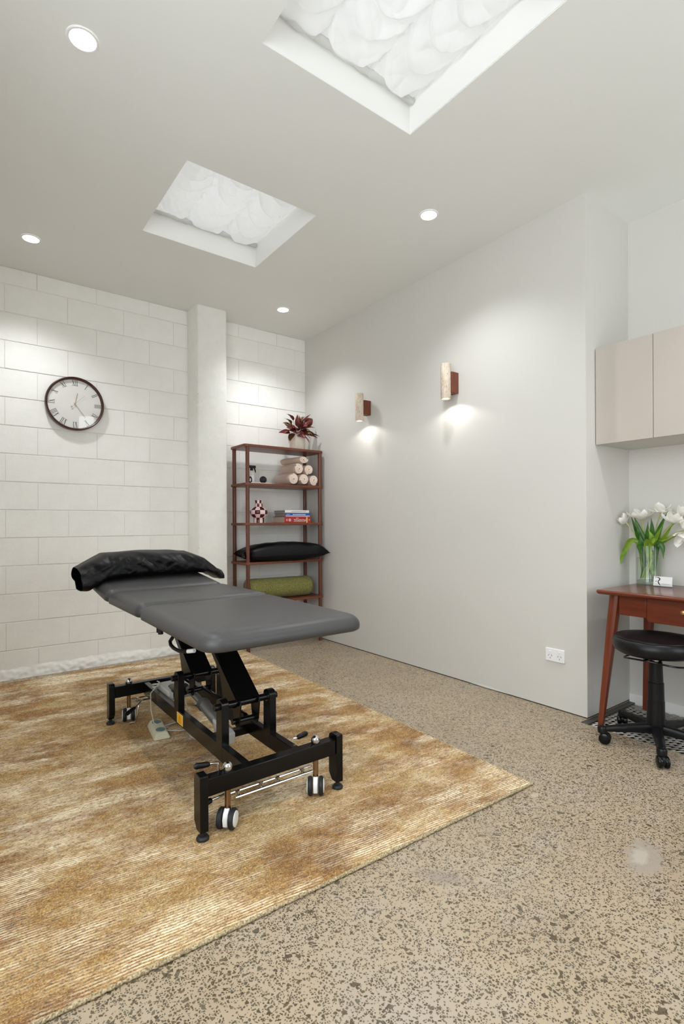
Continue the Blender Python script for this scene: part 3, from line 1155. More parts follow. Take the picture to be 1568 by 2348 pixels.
def leg(x0, x1, y0, y1, side):
    b = MB()
    zb, zt = RZ + .028, .233
    ins = y1 if y0 < -2 else y0
    if y0 < -2:
        poly = [(y0, zb), (y0, zt - .002), (y0 + .004, zt), (y1 - .014, zt), (y1 - .004, zt - .006), (y1, zt - .02), (y1, zb + .028), (y1 - .022, zb)]
    else:
        poly = [(y1, zb), (y1, zt - .002), (y1 - .004, zt), (y0 + .014, zt), (y0 + .004, zt - .006), (y0, zt - .02), (y0, zb + .028), (y0 + .022, zb)]
    b.prism(poly, 'x', x0, x1)
    o = part('leg', b, M_BLACK, T, bevel=.002)
    xc, yc = (x0 + x1) / 2, (y0 + y1) / 2
    f = MB().lathe([(.016, RZ - .003), (.022, RZ), (.022, RZ + .006), (.017, RZ + .012), (.008, RZ + .014), (.008, zb)], (xc, yc + (.012 if y0 > -2 else -.012), 0), 24)
    part('foot', f, M_RUBBER, o)
leg(-2.153, -2.123, -2.662, -2.604, -1)
leg(-1.579, -1.549, -2.662, -2.604, 1)
leg(-2.153, -2.123, -1.385, -1.330, -1)
leg(-1.579, -1.549, -1.385, -1.330, 1)
part('end_beam', MB().box(-2.123, -1.579, -2.655, -2.612, .155, .216), M_BLACK, T, bevel=.003)
part('end_beam', MB().box(-2.123, -1.579, -1.378, -1.336, .155, .216), M_BLACK, T, bevel=.003)
for x0, x1 in (RXL, RXR):
    part('side_rail', MB().box(x0, x1, -2.612, -1.378, .149, .213), M_BLACK, T, bevel=.0025)
for yy in (-2.235, -1.50):
    part('cross_member', MB().box(-1.942, -1.758, yy, yy + .038, .150, .180), M_BLACK, T, bevel=.002)
for y0, y1 in ((-2.432, -2.375), (-1.935, -1.878)):
    for x0, x1 in (RXL, RXR):
        poly = [(y0, .149), (y0, .372)] + [((y0 + y1) / 2 - .0285 * math.cos(PI * i / 8), .372 + .020 * math.sin(PI * i / 8)) for i in range(1, 8)] + [(y1, .372), (y1, .149)]
        b = MB().prism(poly, 'x', x0 - .0005, x1 + .0005)
        part('upright', b, M_BLACK, T, bevel=.002)
    yc = (y0 + y1) / 2
    part('pivot_rod', MB().cyl((-1.942, yc, .362), (-1.758, yc, .362), .0145, n=20), M_BLACK, T)
    for xa, xb in ((-1.9725, -1.993), (-1.7275, -1.712)):
        part('pivot_bolt', MB().cyl((xa, yc, .362), (xb, yc, .362), .0135, n=16), M_BLACK2, T)
    for xa in (-1.7605, -1.9395):
        part('washer', MB().lathe([(.0150, -.001), (.0185, -.001), (.0185, .001), (.0150, .001)], (xa, yc, .362), 20, (1, 0, 0), caps=False), M_CHROME, T)
    # lifting arm: two tapered cheek plates and a channel face
    sy, sz = .229 * 1.02, .160 * 1.02
    front = [(yc - .011, .376), (yc + .218, .536), (yc + .395, .660)]
    back = [(yc + .430, .660), (yc + .250, .530), (yc + .152, .452), (yc + .112, .346), (yc + .02, .335)]
    a = MB()
    for xa, xb in ((-1.903, -1.897), (-1.803, -1.797)):
        a.prism(front + back, 'x', xa, xb)
    (p0, q0), (p1, q1) = front[0], front[2]
    dy, dz = p1 - p0, q1 - q0
    L = math.hypot(dy, dz)
    ny_, nz_ = -dz / L * .004, dy / L * .004
    a.prism([(p0, q0), (p1, q1), (p1 + ny_, q1 + nz_), (p0 + ny_, q0 + nz_)], 'x', -1.897, -1.803)
    part('lifting_arm', a, M_BLACK, T, bevel=.001, seg=1)
    for xa, xb in ((-1.895, -1.889), (-1.811, -1.805)):
        br = MB().prism([(yc - .035, .372), (yc + .05, .372), (yc + .030, .280), (yc + .012, .262), (yc - .008, .264), (yc - .022, .285)], 'x', xa, xb)
        part('lever_plate', br, M_BLACK, T, bevel=.001, seg=1)
    part('lever_pin', MB().cyl((-1.912, yc + .008, .285), (-1.795, yc + .008, .285), .012, n=16), M_BLACK, T)
    rg = MB().lathe([(.0125, -.001), (.016, -.001), (.016, .001), (.0125, .001)], (-1.803, yc + .008, .285), 20, (1, 0, 0), caps=False)
    part('lever_clip', rg, M_CHROME, T)
part('tie_bar', MB().tube([(-1.835, -2.36, .287), (-1.835, -1.90, .287)], .010, 10), M_BLACK, T)
# electric actuator
xa = -1.868
act = MB().tube([(xa, -1.79, .262), (xa, -2.02, .232)], .0165, 16)
o_act = part('actuator', act, M_STEEL, T)
part('outer_tube', MB().tube([(xa, -1.985, .238), (xa, -2.26, .186)], .027, 16), M_STEEL, o_act)
part('collar', MB().tube([(xa, -1.975, .239), (xa, -2.00, .234)], .031, 16), M_DARKSTEEL, o_act)
gb = MB().prism([(-2.15, .225), (-2.31, .205), (-2.31, .155), (-2.24, .145), (-2.18, .17)], 'x', xa - .030, xa + .012)
part('gear_housing', gb, M_GREYP, o_act, bevel=.008, seg=3)
part('motor', MB().tube([(xa - .02, -1.78, .262), (xa - .02, -1.69, .225), (xa - .02, -1.60, .215)], [.030, .033, .030], 18), M_BLACK2, T)
part('motor_label', MB().box(xa - .060, xa - .0535, -1.72, -1.65, .205, .235), M_GREYP, T, bevel=.001)
part('control_box', MB().box(-1.938, -1.80, -1.68, -1.50, .182, .236), M_GREYP, T, bevel=.008, seg=3)
cb = MB()
cb.tube([(-1.93, -1.62, .236), (-1.955, -1.58, .25), (-1.985, -1.55, .20), (-1.992, -1.58, .12), (-1.985, -1.60, .06), (-1.95, -1.615, .030), (-1.91, -1.60, RZ + .006)], .0024, 8)
for i in range(14):
    pass
cb.tube([(-1.955 + .018 * math.cos(i * .9), -1.545 + .020 * math.sin(i * .9), .222 + .002 * i) for i in range(16)], .003, 7)
cb.tube([(xa, -1.72, .2), (xa + .01, -1.78, .12), (xa - .02, -1.86, .05), (xa + .04, -1.98, RZ + .004), (xa + .02, -2.05, RZ + .004), (xa + .045, -2.09, RZ + .004)], .0026, 8)
cb.tube([(xa + .06, -1.80, RZ + .004), (xa + .05, -1.92, RZ + .005), (xa + .075, -2.0, RZ + .004), (xa + .06, -2.08, RZ + .004)], .0026, 8)
part('cable', cb, M_GREYP, T)
# warning sticker on the left rail
st = MB().box(-1.9732, -1.9721, -1.995, -1.918, .157, .207)
o_st = part('warning_label', st, M_LABEL_EDGE, T, smooth=0)
part('label_face', MB().box(-1.9737, -1.9733, -1.992, -1.921, .1595, .2045), M_ORANGE, o_st, smooth=0)
tri = MB()
def tri_edge(p, q, w):
    (a, c), (d, e) = p, q
    L = math.hypot(d - a, e - c)
    ny_, nz_ = -(e - c) / L * w, (d - a) / L * w
    tri.prism([(a + ny_, c + nz_), (a - ny_, c - nz_), (d - ny_, e - nz_), (d + ny_, e + nz_)], 'x', -1.9741, -1.9737)
A, B_, D_ = (-1.957, .200), (-1.972, .165), (-1.942, .165)
for p, q in ((A, B_), (B_, D_), (D_, A)):
    tri_edge(p, q, .0014)
tri_edge((-1.957, .190), (-1.957, .178), .0016)
tri_edge((-1.957, .174), (-1.957, .170), .0016)
part('warning_mark', tri, M_LABEL_INK, o_st, smooth=0)
# casters on sprung stems
def caster(x, y, yaw, near):
    zt = .150
    z0 = RZ
    o = part('caster', MB().cyl((x, y, .072), (x, y, zt), .011, n=16), M_BRONZE, T)
    mt = Matrix.Translation((x, y, z0)) @ Matrix.Rotation(yaw, 4, 'Z')
    R = .036
    hd = MB()
    pr = [(-.030, .014), (.012, .014), (.018, .040), (.014, .060), (.006, .072), (-.010, .072), (-.026, .060), (-.034, .040)]
    hd.prism(pr, 'x', -.0095, .0095)
    hd.v = [tuple(mt @ Vector(p)) for p in hd.v]
    part('housing', hd, M_WHITE, o, bevel=.003, seg=2)
    for s in (-1, 1):
        ty = MB().lathe([(.027, -.009), (R - .004, -.009), (R, -.005), (R, .004), (R - .004, .009), (.027, .009)], (s * .0215, -.008, R), 32, (1, 0, 0))
        ty.v = [tuple(mt @ Vector(p)) for p in ty.v]
        part('tyre', ty, M_RUBBER, o)
        hb = MB().lathe([(.0005, .0), (.027, .0), (.0265, .0035), (.018, .0050), (.0005, .0055)], (s * .0300, -.008, R), 28, (s, 0, 0), caps=False)
        hb.v = [tuple(mt @ Vector(p)) for p in hb.v]
        part('hub_cap', hb, M_WHITE, o)
    dm = MB().lathe([(.014, .2125), (.017, .217), (.0185, .226), (.017, .236), (.011, .244), (.003, .2475), (.0005, .2478)], (x, y, 0), 22, caps=True)
    part('stem_cap', dm, M_CHROME, o)
caster(-2.040, -2.632, math.radians(-44), True)
caster(-1.663, -2.632, math.radians(-36), True)
caster(-2.045, -1.356, math.radians(-15), False)
caster(-1.640, -1.356, math.radians(6), False)
# foot levers and linkage rods of the caster lift
def lever(a, m, b, c):
    o = part('caster_lever', MB().tube([a, m, b], .0042, 8), M_CHROME, T)
    part('grip', MB().tube([b, tuple(Vector(b).lerp(Vector(c), .12)), tuple(Vector(b).lerp(Vector(c), .85)), c], [.006, .0095, .0115, .007], 12), M_BLACK2, o)
lever((-2.061, -2.61, .200), (-2.063, -2.60, .236), (-2.092, -2.598, .240), (-2.148, -2.592, .244))
lever((-1.728, -2.56, .218), (-1.722, -2.56, .226), (-1.705, -2.56, .224), (-1.650, -2.55, .226))
lever((-2.03, -2.60, .118), (-2.06, -2.60, .114), (-2.085, -2.60, .112), (-2.118, -2.598, .104))
lever((-1.985, -1.40, .128), (-2.01, -1.43, .122), (-2.04, -1.46, .112), (-2.098, -1.50, .098))
pr = MB().tube([(-2.02, -1.45, .115), (-2.03, -1.46, .07), (-2.035, -1.45, .03), (-2.06, -1.43, .022)], .0045, 8)
part('pedal_rod', pr, M_CHROME, T)
for yb in (-2.632, -1.356):
    lk = MB()
    lk.tube([(-2.029, yb + .012, .124), (-1.675, yb + .012, .124)], .0042, 8)
    lk.tube([(-2.012, yb - .006, .112), (-1.682, yb - .006, .112)], .0048, 8)
    for x in (-1.995, -1.90, -1.83, -1.72):
        lk.cyl((x - .003, yb + .003, .104), (x - .003, yb + .003, .130), .0062, n=10)
    part('lift_linkage', lk, M_CHROME, T)
# looped release handle below the left side
rh = MB().tube([(-2.06, -2.20, .650), (-2.085, -2.20, .624), (-2.098, -2.20, .606), (-2.100, -2.215, .594), (-2.098, -2.25, .586), (-2.094, -2.30, .584), (-2.085, -2.345, .590), (-2.075, -2.36, .594)], .0075, 10)
o_rh = part('release_handle', rh, M_BLACK2, T)
part('handle_cap', MB().tube([(-2.080, -2.355, .592), (-2.064, -2.385, .598)], .0085, 12), M_WHITE, o_rh)

# ------------------------------------------------------------------ pillow on the table
def table_pillow():
    t = thing('pillow', 'black satin pillow draped over the head end of the treatment table', 'pillow', (-1.845, -1.11, .79))
    xs_ = [-2.262, -2.22, -2.12, -2.0, -1.85, -1.63, -1.54, -1.48, -1.446]
    tops = [.850, .876, .930, .936, .938, .926, .890, .845, .808]
    bots = [.768, .760, .780, .795, .797, .797, .790, .762, .744]
    hb = [.155, .165, .175, .178, .178, .172, .160, .150, .140]
    def itp(x, t_):
        return float(np.interp(x, xs_, t_))
    b = MB()
    nl, nx_ = 110, 150
    def f(u, v):
        x = -2.262 + (v ** 1) * (2.262 - 1.428)
        zt, zb, d = itp(x, tops), itp(x, bots), itp(x, hb)
        a = 2 * PI * u
        ca, sa = math.cos(a), math.sin(a)
        yy = math.copysign(abs(ca) ** .8, ca) * d
        zm, hz = zb + (zt - zb) * .32, (zt - zb)
        z = zm + (math.copysign(abs(sa) ** .8, sa) * (hz * .68 if sa > 0 else hz * .32))
        # creases running down from the crown to the tucked front edge
        k = max(0, -ca) ** .7 * (1 if sa > -.3 else .3)
        w = .016 * math.sin(x * 34 + z * 24 + 2.5 * nz(x * 6, z * 9, 1)) * nz(x * 5, z * 3, 7) + .012 * nz(x * 13 + z * 16, z * 18, 2) + .006 * nz(x * 38 + z * 30, z * 30, 4) + .022 * (.25 - abs(nz(x * 9 + z * 12, z * 10 - x * 3, 8))) + .010 * (.25 - abs(nz(x * 20 - z * 22, z * 14, 11)))
        yy -= k * w
        z += .005 * nz(x * 9, a * 2, 5)
        # front skirt of the case hangs over the left side of the cushion
        lt = max(0, min(1, (-2.13 - x) / .10))
        if sa < .1 and ca < .2:
            z -= .018 * lt * (1 - sa)
            yy -= .03 * lt
        # lie along the raised head section
        z += .06 * (yy * .8) 
        if -2.165 < x < -1.53:
            yw = -1.105 + yy
            z = max(z, .7585 + .1086 * (yw + 1.462))
        return (x + .012 * nz(a * 1.5, x * 3, 6) * (1 if .02 < v < .98 else .3), -1.105 + yy, z)
    b.grid(f, nl, nx_, closed_u=True)
    o = part('pillowcase', b, M_SATIN, t, smooth=80)
    for k, v in ((0, .06), (1, .985)):
        e = MB()
        ring = [Vector(f(i / nl, v)) for i in range(nl)]
        c = sum(ring, Vector()) / nl
        e.add([c] + [c.lerp(p, .97) for p in ring], [(0, 1 + i, 1 + (i + 1) % nl) for i in range(nl)])
        part('inner_cushion_end', e, M_SATIN_IN, t, smooth=80)
table_pillow()

# ------------------------------------------------------------------ foot switch
fs_ = thing('foot_switch', 'beige two-pad foot switch lying on the rug beside the table base', 'foot switch', (-1.965, -1.62, RZ))
mt = Matrix.Translation((-1.968, -1.625, RZ)) @ Matrix.Rotation(math.radians(-8), 4, 'Z')
b = MB()
L_, W_ = .112, .040
rings = []
for ins, z in ((.004, 0), (0, .004), (.002, .012), (.012, .030), (.016, .034), (.030, .035)):
    rings.append([(x, y, z) for x, y in rect_round(-W_, W_, -L_, L_, (.012, .012, .012, .012), ins, 4)])
n = len(rings[0])
b.add([mt @ Vector(p) for q in rings for p in q], [(j * n + k, j * n + (k + 1) % n, (j + 1) * n + (k + 1) % n, (j + 1) * n + k) for j in range(len(rings) - 1) for k in range(n)] + [tuple(range(n - 1, -1, -1)), tuple((len(rings) - 1) * n + k for k in range(n))])
part('body', b, M_BEIGE, fs_, smooth=40)
for yy in (-.058, .058):
    p = MB().lathe([(.0005, .038), (.020, .0378), (.024, .0365), (.0255, .033)], (0, 0, 0), 24, caps=False)
    p.v = [tuple(mt @ Vector((x * .95, y * 1.15 + yy, z))) for x, y, z in p.v]
    part('pedal_pad', p, M_PAD, fs_)
cc = MB().tube([(-1.945, -1.60, RZ + .014), (-1.90, -1.57, RZ + .006), (-1.84, -1.55, RZ + .004), (-1.80, -1.60, RZ + .005), (-1.79, -1.68, .06)], .0032, 8)
cc.tube([(-1.932, -1.66, RZ + .012), (-1.88, -1.68, RZ + .004), (-1.80, -1.70, RZ + .004), (-1.79, -1.72, .05)], .0032, 8)
part('cable', cc, M_GREYP, fs_)

# ------------------------------------------------------------------ shelf unit
SX0, SX1, SY0, SY1 = -.838, -.022, -.346, -.050
LEV = [.424, .768, 1.107, 1.450, 1.783]
sh = thing('shelf_unit', 'tall open walnut shelf unit with five boards in the corner', 'shelf', ((SX0 + SX1) / 2, (SY0 + SY1) / 2, 0))
for i, z in enumerate(LEV):
    pts = rect_round(SX0, SX1, SY0, SY1, (.03,) * 4, 0, 5)
    part('shelf_board', MB().prism(pts, 'z', z - .022, z), M_SHELF_X, sh, bevel=.003)
for x in (-.803, -.056):
    for y in (-.328, -.068):
        p = MB()
        zs = [0] + [q for z in LEV for q in (z - .022, z)]
        zs = zs[:-1]
        for a, c in zip(zs[0::2], zs[1::2]):
            p.cyl((x, y, a), (x, y, c), .0168, n=18)
        part('post', p, M_SHELF_Z, sh)

# ------------------------------------------------------------------ towels
def towel(x, z, r, label, y0=-.338, y1=-.065, squash=1.0, turns=3.2, ph=0., tail=0.0, dx=0.0):
    t = thing('rolled_towel', label, 'towel', (x, (y0 + y1) / 2, z - r * squash), 'rolled blush towels')
    th = r / (turns + .35)
    N = 110
    inner, outer = [], []
    for i in range(N + 1):
        s = i / N
        a = ph + 2 * PI * turns * s
        rc_ = th * .35 + (r - th * .5 - th * .35) * s
        wob_ = 1 + .035 * nz(math.cos(a) * 2, math.sin(a) * 2, x * 9 + z * 7)
        rc_ *= wob_
        for lst, d in ((inner, -th * .40), (outer, th * .44)):
            q = rc_ + d
            lst.append((q * math.cos(a), q * math.sin(a) * squash))
    b, e = MB(), MB()
    NY = 9
    for j in range(NY):
        v = j / (NY - 1)
        y = y0 + (y1 - y0) * v
        puff = 1 - .06 * (abs(2 * v - 1) ** 6)
        for lst in (inner, outer):
            for k, (px, pz) in enumerate(lst):
                b.v.append((x + px * puff + dx * v, y + .003 * nz(px * 60, pz * 60, v) + (.006 * (k / N) if v == 0 else 0), z + pz * puff))
    n = N + 1
    for j in range(NY - 1):
        o1, o2 = j * 2 * n, (j + 1) * 2 * n
        for k in range(N):
            b.f.append((o1 + k, o1 + k + 1, o2 + k + 1, o2 + k))
            b.f.append((o1 + n + k, o2 + n + k, o2 + n + k + 1, o1 + n + k + 1))
        b.f.append((o1 + N, o1 + n + N, o2 + n + N, o2 + N))
        b.f.append((o1, o2, o2 + n, o1 + n))
    o2 = (NY - 1) * 2 * n
    for k in range(N):
        b.f.append((o2 + k, o2 + k + 1, o2 + n + k + 1, o2 + n + k))
    b.mi = [0] * len(b.f)
    part('roll', b, M_TOWEL, t, smooth=60)
    vs = b.v[:2 * n]
    e.add([(p[0], p[1] - .0006, p[2]) for p in vs], [(k, n + k, n + k + 1, k + 1) for k in range(N)])
    part('rolled_end', e, M_TOWEL_S, t, smooth=60)
    part('core', MB().cyl((x, y0 + .012, z), (x + dx, y1, z), th * .5, n=10), M_TOWEL, t)
z0 = LEV[3]
towel(-.348, z0 + .056, .056, 'rolled blush towel lowest in the stack, next to the white notebook', ph=.4)
towel(-.232, z0 + .055, .055, 'rolled blush towel in the middle of the bottom row', ph=2.1)
towel(-.122, z0 + .054, .054, 'rolled blush towel at the bottom by the right post', ph=4.0, y0=-.335)
towel(-.290, z0 + .150, .054, 'rolled blush towel on the left of the second row', ph=1.0)
towel(-.178, z0 + .147, .052, 'rolled blush towel on the right of the second row', ph=3.2)
towel(-.236, z0 + .239, .056, 'loosely folded blush towel topmost of the stack', squash=.68, turns=2.2, ph=5.2, dx=-.05)

# ------------------------------------------------------------------ things on the towel shelf
nb = thing('notebook', 'white thin notebook lying flat on the towel shelf', 'notebook', (-.66, -.21, z0))
part('cover', MB().box(-.77, -.545, -.29, -.12, z0, z0 + .010), M_WHITE, nb, bevel=.001)
bt = thing('spray_bottle', 'clear spray bottle with black trigger standing on the white notebook', 'bottle', (-.693, -.19, z0 + .010))
zb = z0 + .010
part('bottle', MB().lathe([(.022, 0), (.026, .003), (.026, .082), (.024, .094), (.012, .108), (.011, .118), (.0005, .118)], (-.693, -.19, zb), 24), M_FROST, bt)
part('label_band', MB().lathe([(.0262, .02), (.0264, .021), (.0264, .065), (.0262, .066)], (-.693, -.19, zb), 24, caps=False), M_WHITE, bt)
tr = MB()
tr.cyl((-.693, -.19, zb + .112), (-.693, -.19, zb + .135), .0135, n=16)
tr.box(-.716, -.655, -.199, -.181, zb + .135, zb + .158)
tr.prism([(-.672, zb + .135), (-.660, zb + .135), (-.652, zb + .112), (-.655, zb + .092), (-.662, zb + .112)], 'y', -.195, -.185)
part('trigger_head', tr, M_BLACK2, bt, bevel=.002)
ball = part('massage_ball', MB().sphere((-.600, -.23, z0 + .010 + .032), .032, 24, 14), M_RUBBER, None, at=(-.600, -.23, z0 + .01))
tag(ball, 'small black rubber massage ball on the notebook beside the towels', 'ball')
tp = thing('tape_roll', 'black roll of tape standing by the left shelf post', 'tape', (-.775, -.27, z0))
part('roll', MB().lathe([(.014, -.012), (.030, -.012), (.030, .012), (.014, .012), (.014, -.012)], (-.765, -.285, z0 + .030), 26, (.5, -.85, 0), caps=False), M_RUBBER, tp)
part('core', MB().lathe([(.010, -.011), (.0138, -.011), (.0138, .011), (.010, .011), (.010, -.011)], (-.765, -.285, z0 + .030), 26, (.5, -.85, 0), caps=False), M_WHITE, tp)

# ------------------------------------------------------------------ checked vase
def check_vase():
    z = LEV[2]
    t = thing('checked_vase', 'burgundy and pale pink checked ceramic vase on the third shelf', 'vase', (-.648, -.235, z))
    bands = [[(.046, 0), (.047, .02), (.046, .046)], [(.046, .046), (.062, .058), (.074, .076)], [(.074, .076), (.078, .094), (.074, .112)],
             [(.074, .112), (.058, .130), (.036, .142)], [(.036, .142), (.033, .158), (.032, .172)], [(.032, .172), (.033, .186), (.036, .2)]]
    b = MB()
    n = 40
    for bi, band in enumerate(bands):
        for (r0, a), (r1, c) in zip(band[:-1], band[1:]):
            for k in range(n):
                t0, t1 = 2 * PI * k / n, 2 * PI * (k + 1) / n
                vs = [(-.648 + r * math.cos(tt), -.235 + r * math.sin(tt), z + zz) for r, zz, tt in ((r0, a, t0), (r0, a, t1), (r1, c, t1), (r1, c, t0))]
                b.add(vs, [(0, 1, 2, 3)], ((k * 10 // n) + bi) % 2)
    part('body', b, [M_BURG, M_PINKW], t, smooth=60)
    part('inside', MB().lathe([(.0305, .199), (.0285, .15), (.0005, .149)], (-.648, -.235, z), 30, caps=False), M_BURG, t)
    part('rim', MB().lathe([(.030, .199), (.033, .2025), (.0362, .1995)], (-.648, -.235, z), 36, caps=False), M_PINKW, t)
    part('base', MB().lathe([(.0005, .0), (.046, .0)], (-.648, -.235, z), 30, caps=False), M_PINKW, t)
check_vase()

# ------------------------------------------------------------------ books
def book(name_label, x0, x1, y0, y1, z0, z1, cov, page, extra=None):
    t = thing('book', name_label, 'book', ((x0 + x1) / 2, (y0 + y1) / 2, z0), 'books on the third shelf')
    c = MB()
    c.box(x0, x1, y0, y1, z0, z0 + .003)
    c.box(x0, x1, y0, y1, z1 - .003, z1)
    c.box(x0, x1, y0, y0 + .003, z0 + .003, z1 - .003)
    part('cover', c, cov, t, bevel=.001)
    part('page_block', MB().box(x0 + .004, x1 - .004, y0 + .0032, y1 - .006, z0 + .0032, z1 - .0032), page, t, smooth=0)
    if extra:
        extra(t)
zs = LEV[2]
def spine(t, body, size, x, z, y, mat=None):
    text_part('spine_title', body, size, mat or M_WHITE, t, Matrix.Translation((x, y - .0006, z)) @ Matrix.Rotation(PI / 2, 4, 'X'))
def red_extra(t):
    y = -.334
    spine(t, 'Pathophysiology', .020, -.345, zs + .020, y)
    g = MB()
    g.box(-.345, -.225, y - .0006, y, zs + .011, zs + .0130)
    g.box(-.322, -.296, y - .0006, y, zs + .040, zs + .044)
    part('small_print', g, M_WHITE, t, smooth=0)
    k = MB()
    k.prism([(-.388 + .011 * math.cos(a) * (1 + .25 * (i % 2)), zs + .025 + .011 * math.sin(a) * (1 + .25 * (i % 2))) for i, a in enumerate(2 * PI * j / 12 for j in range(12))], 'y', y - .0007, y)
    part('emblem', k, M_PINKW, t, smooth=0)
    kk = MB().prism([(-.388 + .006 * math.cos(a), zs + .025 + .006 * math.sin(a)) for a in (2 * PI * j / 12 for j in range(12))], 'y', y - .0012, y - .0007)
    part('emblem_centre', kk, M_BOOKR, t, smooth=0)
    d = MB().box(-.421, -.415, y - .0006, y, zs + .016, zs + .034)
    part('volume_mark', d, M_PINKW, t, smooth=0)
    part('yellow_band', MB().box(-.212, -.198, y - .0006, y, zs + .001, zs + .054), M_YELLOW, t, smooth=0)
    part('publisher_mark', MB().box(-.184, -.172, y - .0006, y, zs + .024, zs + .030), M_PINKW, t, smooth=0)
book('thick red book lowest in the stack on the third shelf', -.442, -.160, -.334, -.115, zs, zs + .056, M_BOOKR, M_PAPER, red_extra)
z1_ = zs + .0562
def blue_extra(t):
    y = -.328
    part('lavender_band', MB().box(-.428, -.170, y - .0006, y, z1_ + .001, z1_ + .010), M_BOOKL, t, smooth=0)
    g = MB()
    xx = -.352
    rr = random.Random(2)
    while xx < -.22:
        w = rr.uniform(.003, .008)
        g.box(xx, xx + w, y - .0006, y, z1_ + .016, z1_ + .023)
        xx += w + .0022
    g.box(-.420, -.385, y - .0006, y, z1_ + .019, z1_ + .022)
    part('spine_print', g, M_WHITE, t, smooth=0)
book('blue book with a lavender band in the middle of the stack', -.430, -.166, -.328, -.125, z1_, z1_ + .034, M_BOOKB, M_PAPERG, blue_extra)
z2_ = z1_ + .0342
def white_extra(t):
    y = -.330
    g = MB()
    xx = -.372
    rr = random.Random(4)
    while xx < -.22:
        w = rr.uniform(.004, .010)
        g.box(xx, xx + w, y - .0006, y, z2_ + .008, z2_ + .015)
        xx += w + .003
    part('spine_print', g, M_GREYINK, t, smooth=0)
book('white book topmost of the stack on the third shelf', -.436, -.178, -.330, -.125, z2_, z2_ + .024, M_BOOKW, M_PAPERG, white_extra)

# ------------------------------------------------------------------ pillow and bolster on the lower shelves
def shelf_pillow():
    z = LEV[1]
    t = thing('pillow', 'black satin pillow with pointed corners lying on the second shelf from the floor', 'pillow', (-.43, -.25, z))
    W_, D_, Hh = .425, .165, .092
    rot = math.radians(-9)
    b = MB()
    def shell(sgn):
        def f(u, v):
            a, c = 2 * u - 1, 2 * v - 1
            k = max(0, (1 - abs(a) ** 2.4)) ** .55 * max(0, (1 - abs(c) ** 2.6)) ** .55
            pinch = 1 - .10 * (1 - c * c) * abs(a) ** 3
            x, y = a * W_ * pinch, c * D_ * (1 - .10 * (1 - a * a) * abs(c) ** 3)
            mid = .074 - .020 * max(0, -c) ** 2 + .008 * a
            h = sgn * k * (Hh if sgn > 0 else .080)
            h += sgn * .006 * k * nz(x * 14 + y * 9, y * 18, 3)
            zz = mid + h
            X, Y = x * math.cos(rot) - y * math.sin(rot), x * math.sin(rot) + y * math.cos(rot)
            yw = -.262 + Y
            wx = -.432 + X
            # the right corner is pulled out in front of its post, the left end sits behind the other
            t_ = min(1, max(0, (wx + .22) / .11))
            t_ = t_ * t_ * (3 - 2 * t_)
            yw += t_ * ((-.408 + (yw + .32) * .36) - yw)
            near = min(1, max(0, 1.5 - abs(wx + .803) / .05))
            yw = max(yw, -.301 - (1 - near) * .25)
            yw = min(yw, -.090)
            if yw > SY0 - .01:
                zz = max(zz, .0008)
            else:
                zz = max(zz, -.022)
            return (wx, yw, z + zz)
        return f
    b.grid(shell(1), 60, 40)
    b.grid(shell(-1), 60, 40)
    part('pillowcase', b, M_SATIN, t, smooth=70)
    s = MB()
    pts = []
    f = shell(1)
    for i in range(41):
        p = f(i / 40, 0.0)
        pts.append((p[0], p[1] - .001, p[2]))
    s.tube(pts, .0022, 6)
    part('front_seam', s, M_SATIN, t)
shelf_pillow()
def bolster():
    z = LEV[0]
    t = thing('bolster', 'olive green textured round bolster on the lowest shelf', 'bolster', (-.44, -.2, z))
    r = .092
    d = Vector((.66, -.040, 0)).normalized()
    c0 = Vector((-.43, -.205, z + r + .001))
    prof = []
    L_ = .30
    for i in range(9):
        a = PI / 2 * i / 8
        prof.append((max(.0005, r - .045 + .045 * math.sin(a)), -L_ - .045 * math.cos(a) + .02))
    for i in range(1, 12):
        prof.append((r * (1 + .010 * math.sin(i * 1.7)), -L_ + .02 + (2 * L_ - .04) * i / 12))
    for i in range(9):
        a = PI / 2 * i / 8
        prof.append((max(.0005, r - .045 + .045 * math.cos(a)), L_ + .045 * math.sin(a) - .02))
    prof = [(.0005, prof[0][1])] + prof + [(.0005, prof[-1][1])]
    b = MB().lathe(prof, c0, 40, d, caps=False)
    b.v = [(x, y, max(y_ := z + .0008, zz)) for x, y, zz in b.v]
    part('cover', b, M_OLIVE, t, smooth=60)
    for s in (-1, 1):
        ring = MB()
        pts = []
        q = Vector((0, 0, 1)).rotation_difference(d)
        for i in range(41):
            a = 2 * PI * i / 40
            p = c0 + q @ Vector(((r - .005) * math.cos(a), (r - .005) * math.sin(a), s * (L_ + .010)))
            pts.append((p.x, p.y, max(z + .003, p.z)))
        ring.tube(pts, .0025, 6, caps=False)
        part('end_piping', ring, M_OLIVE, t)
bolster()

# ------------------------------------------------------------------ potted plant on the top board
def leaf_mesh(name, L, W, mat, curl=.3, fold=.25, seed=0, n=9, m=5):
    b = MB()
    def f(u, v):
        t = v
        w = W * (math.sin(PI * min(1, t ** .8)) ** .8) * (1 - .35 * t) if 0 < t < 1 else 0.0006
        a = 2 * u - 1
        y = L * (math.sin(curl * t) / curl if curl else t)
        z = -L * (1 - math.cos(curl * t)) / curl if curl else 0
        z += fold * abs(a) * w + .06 * w * math.sin(t * 17 + seed) * abs(a)
        return (a * w, y, z)
    b.grid(f, m, n)
    return b.mesh(name, [mat], 70)
def orient(d, up=(0, 0, 1), roll=0.):
    d = Vector(d).normalized()
    x = d.cross(Vector(up))
    if x.length < 1e-3:
        x = Vector((1, 0, 0))
    x.normalize()
    z = x.cross(d)
    R = Matrix((x, d, z)).transposed().to_4x4()
    return R @ Matrix.Rotation(roll, 4, 'Y')
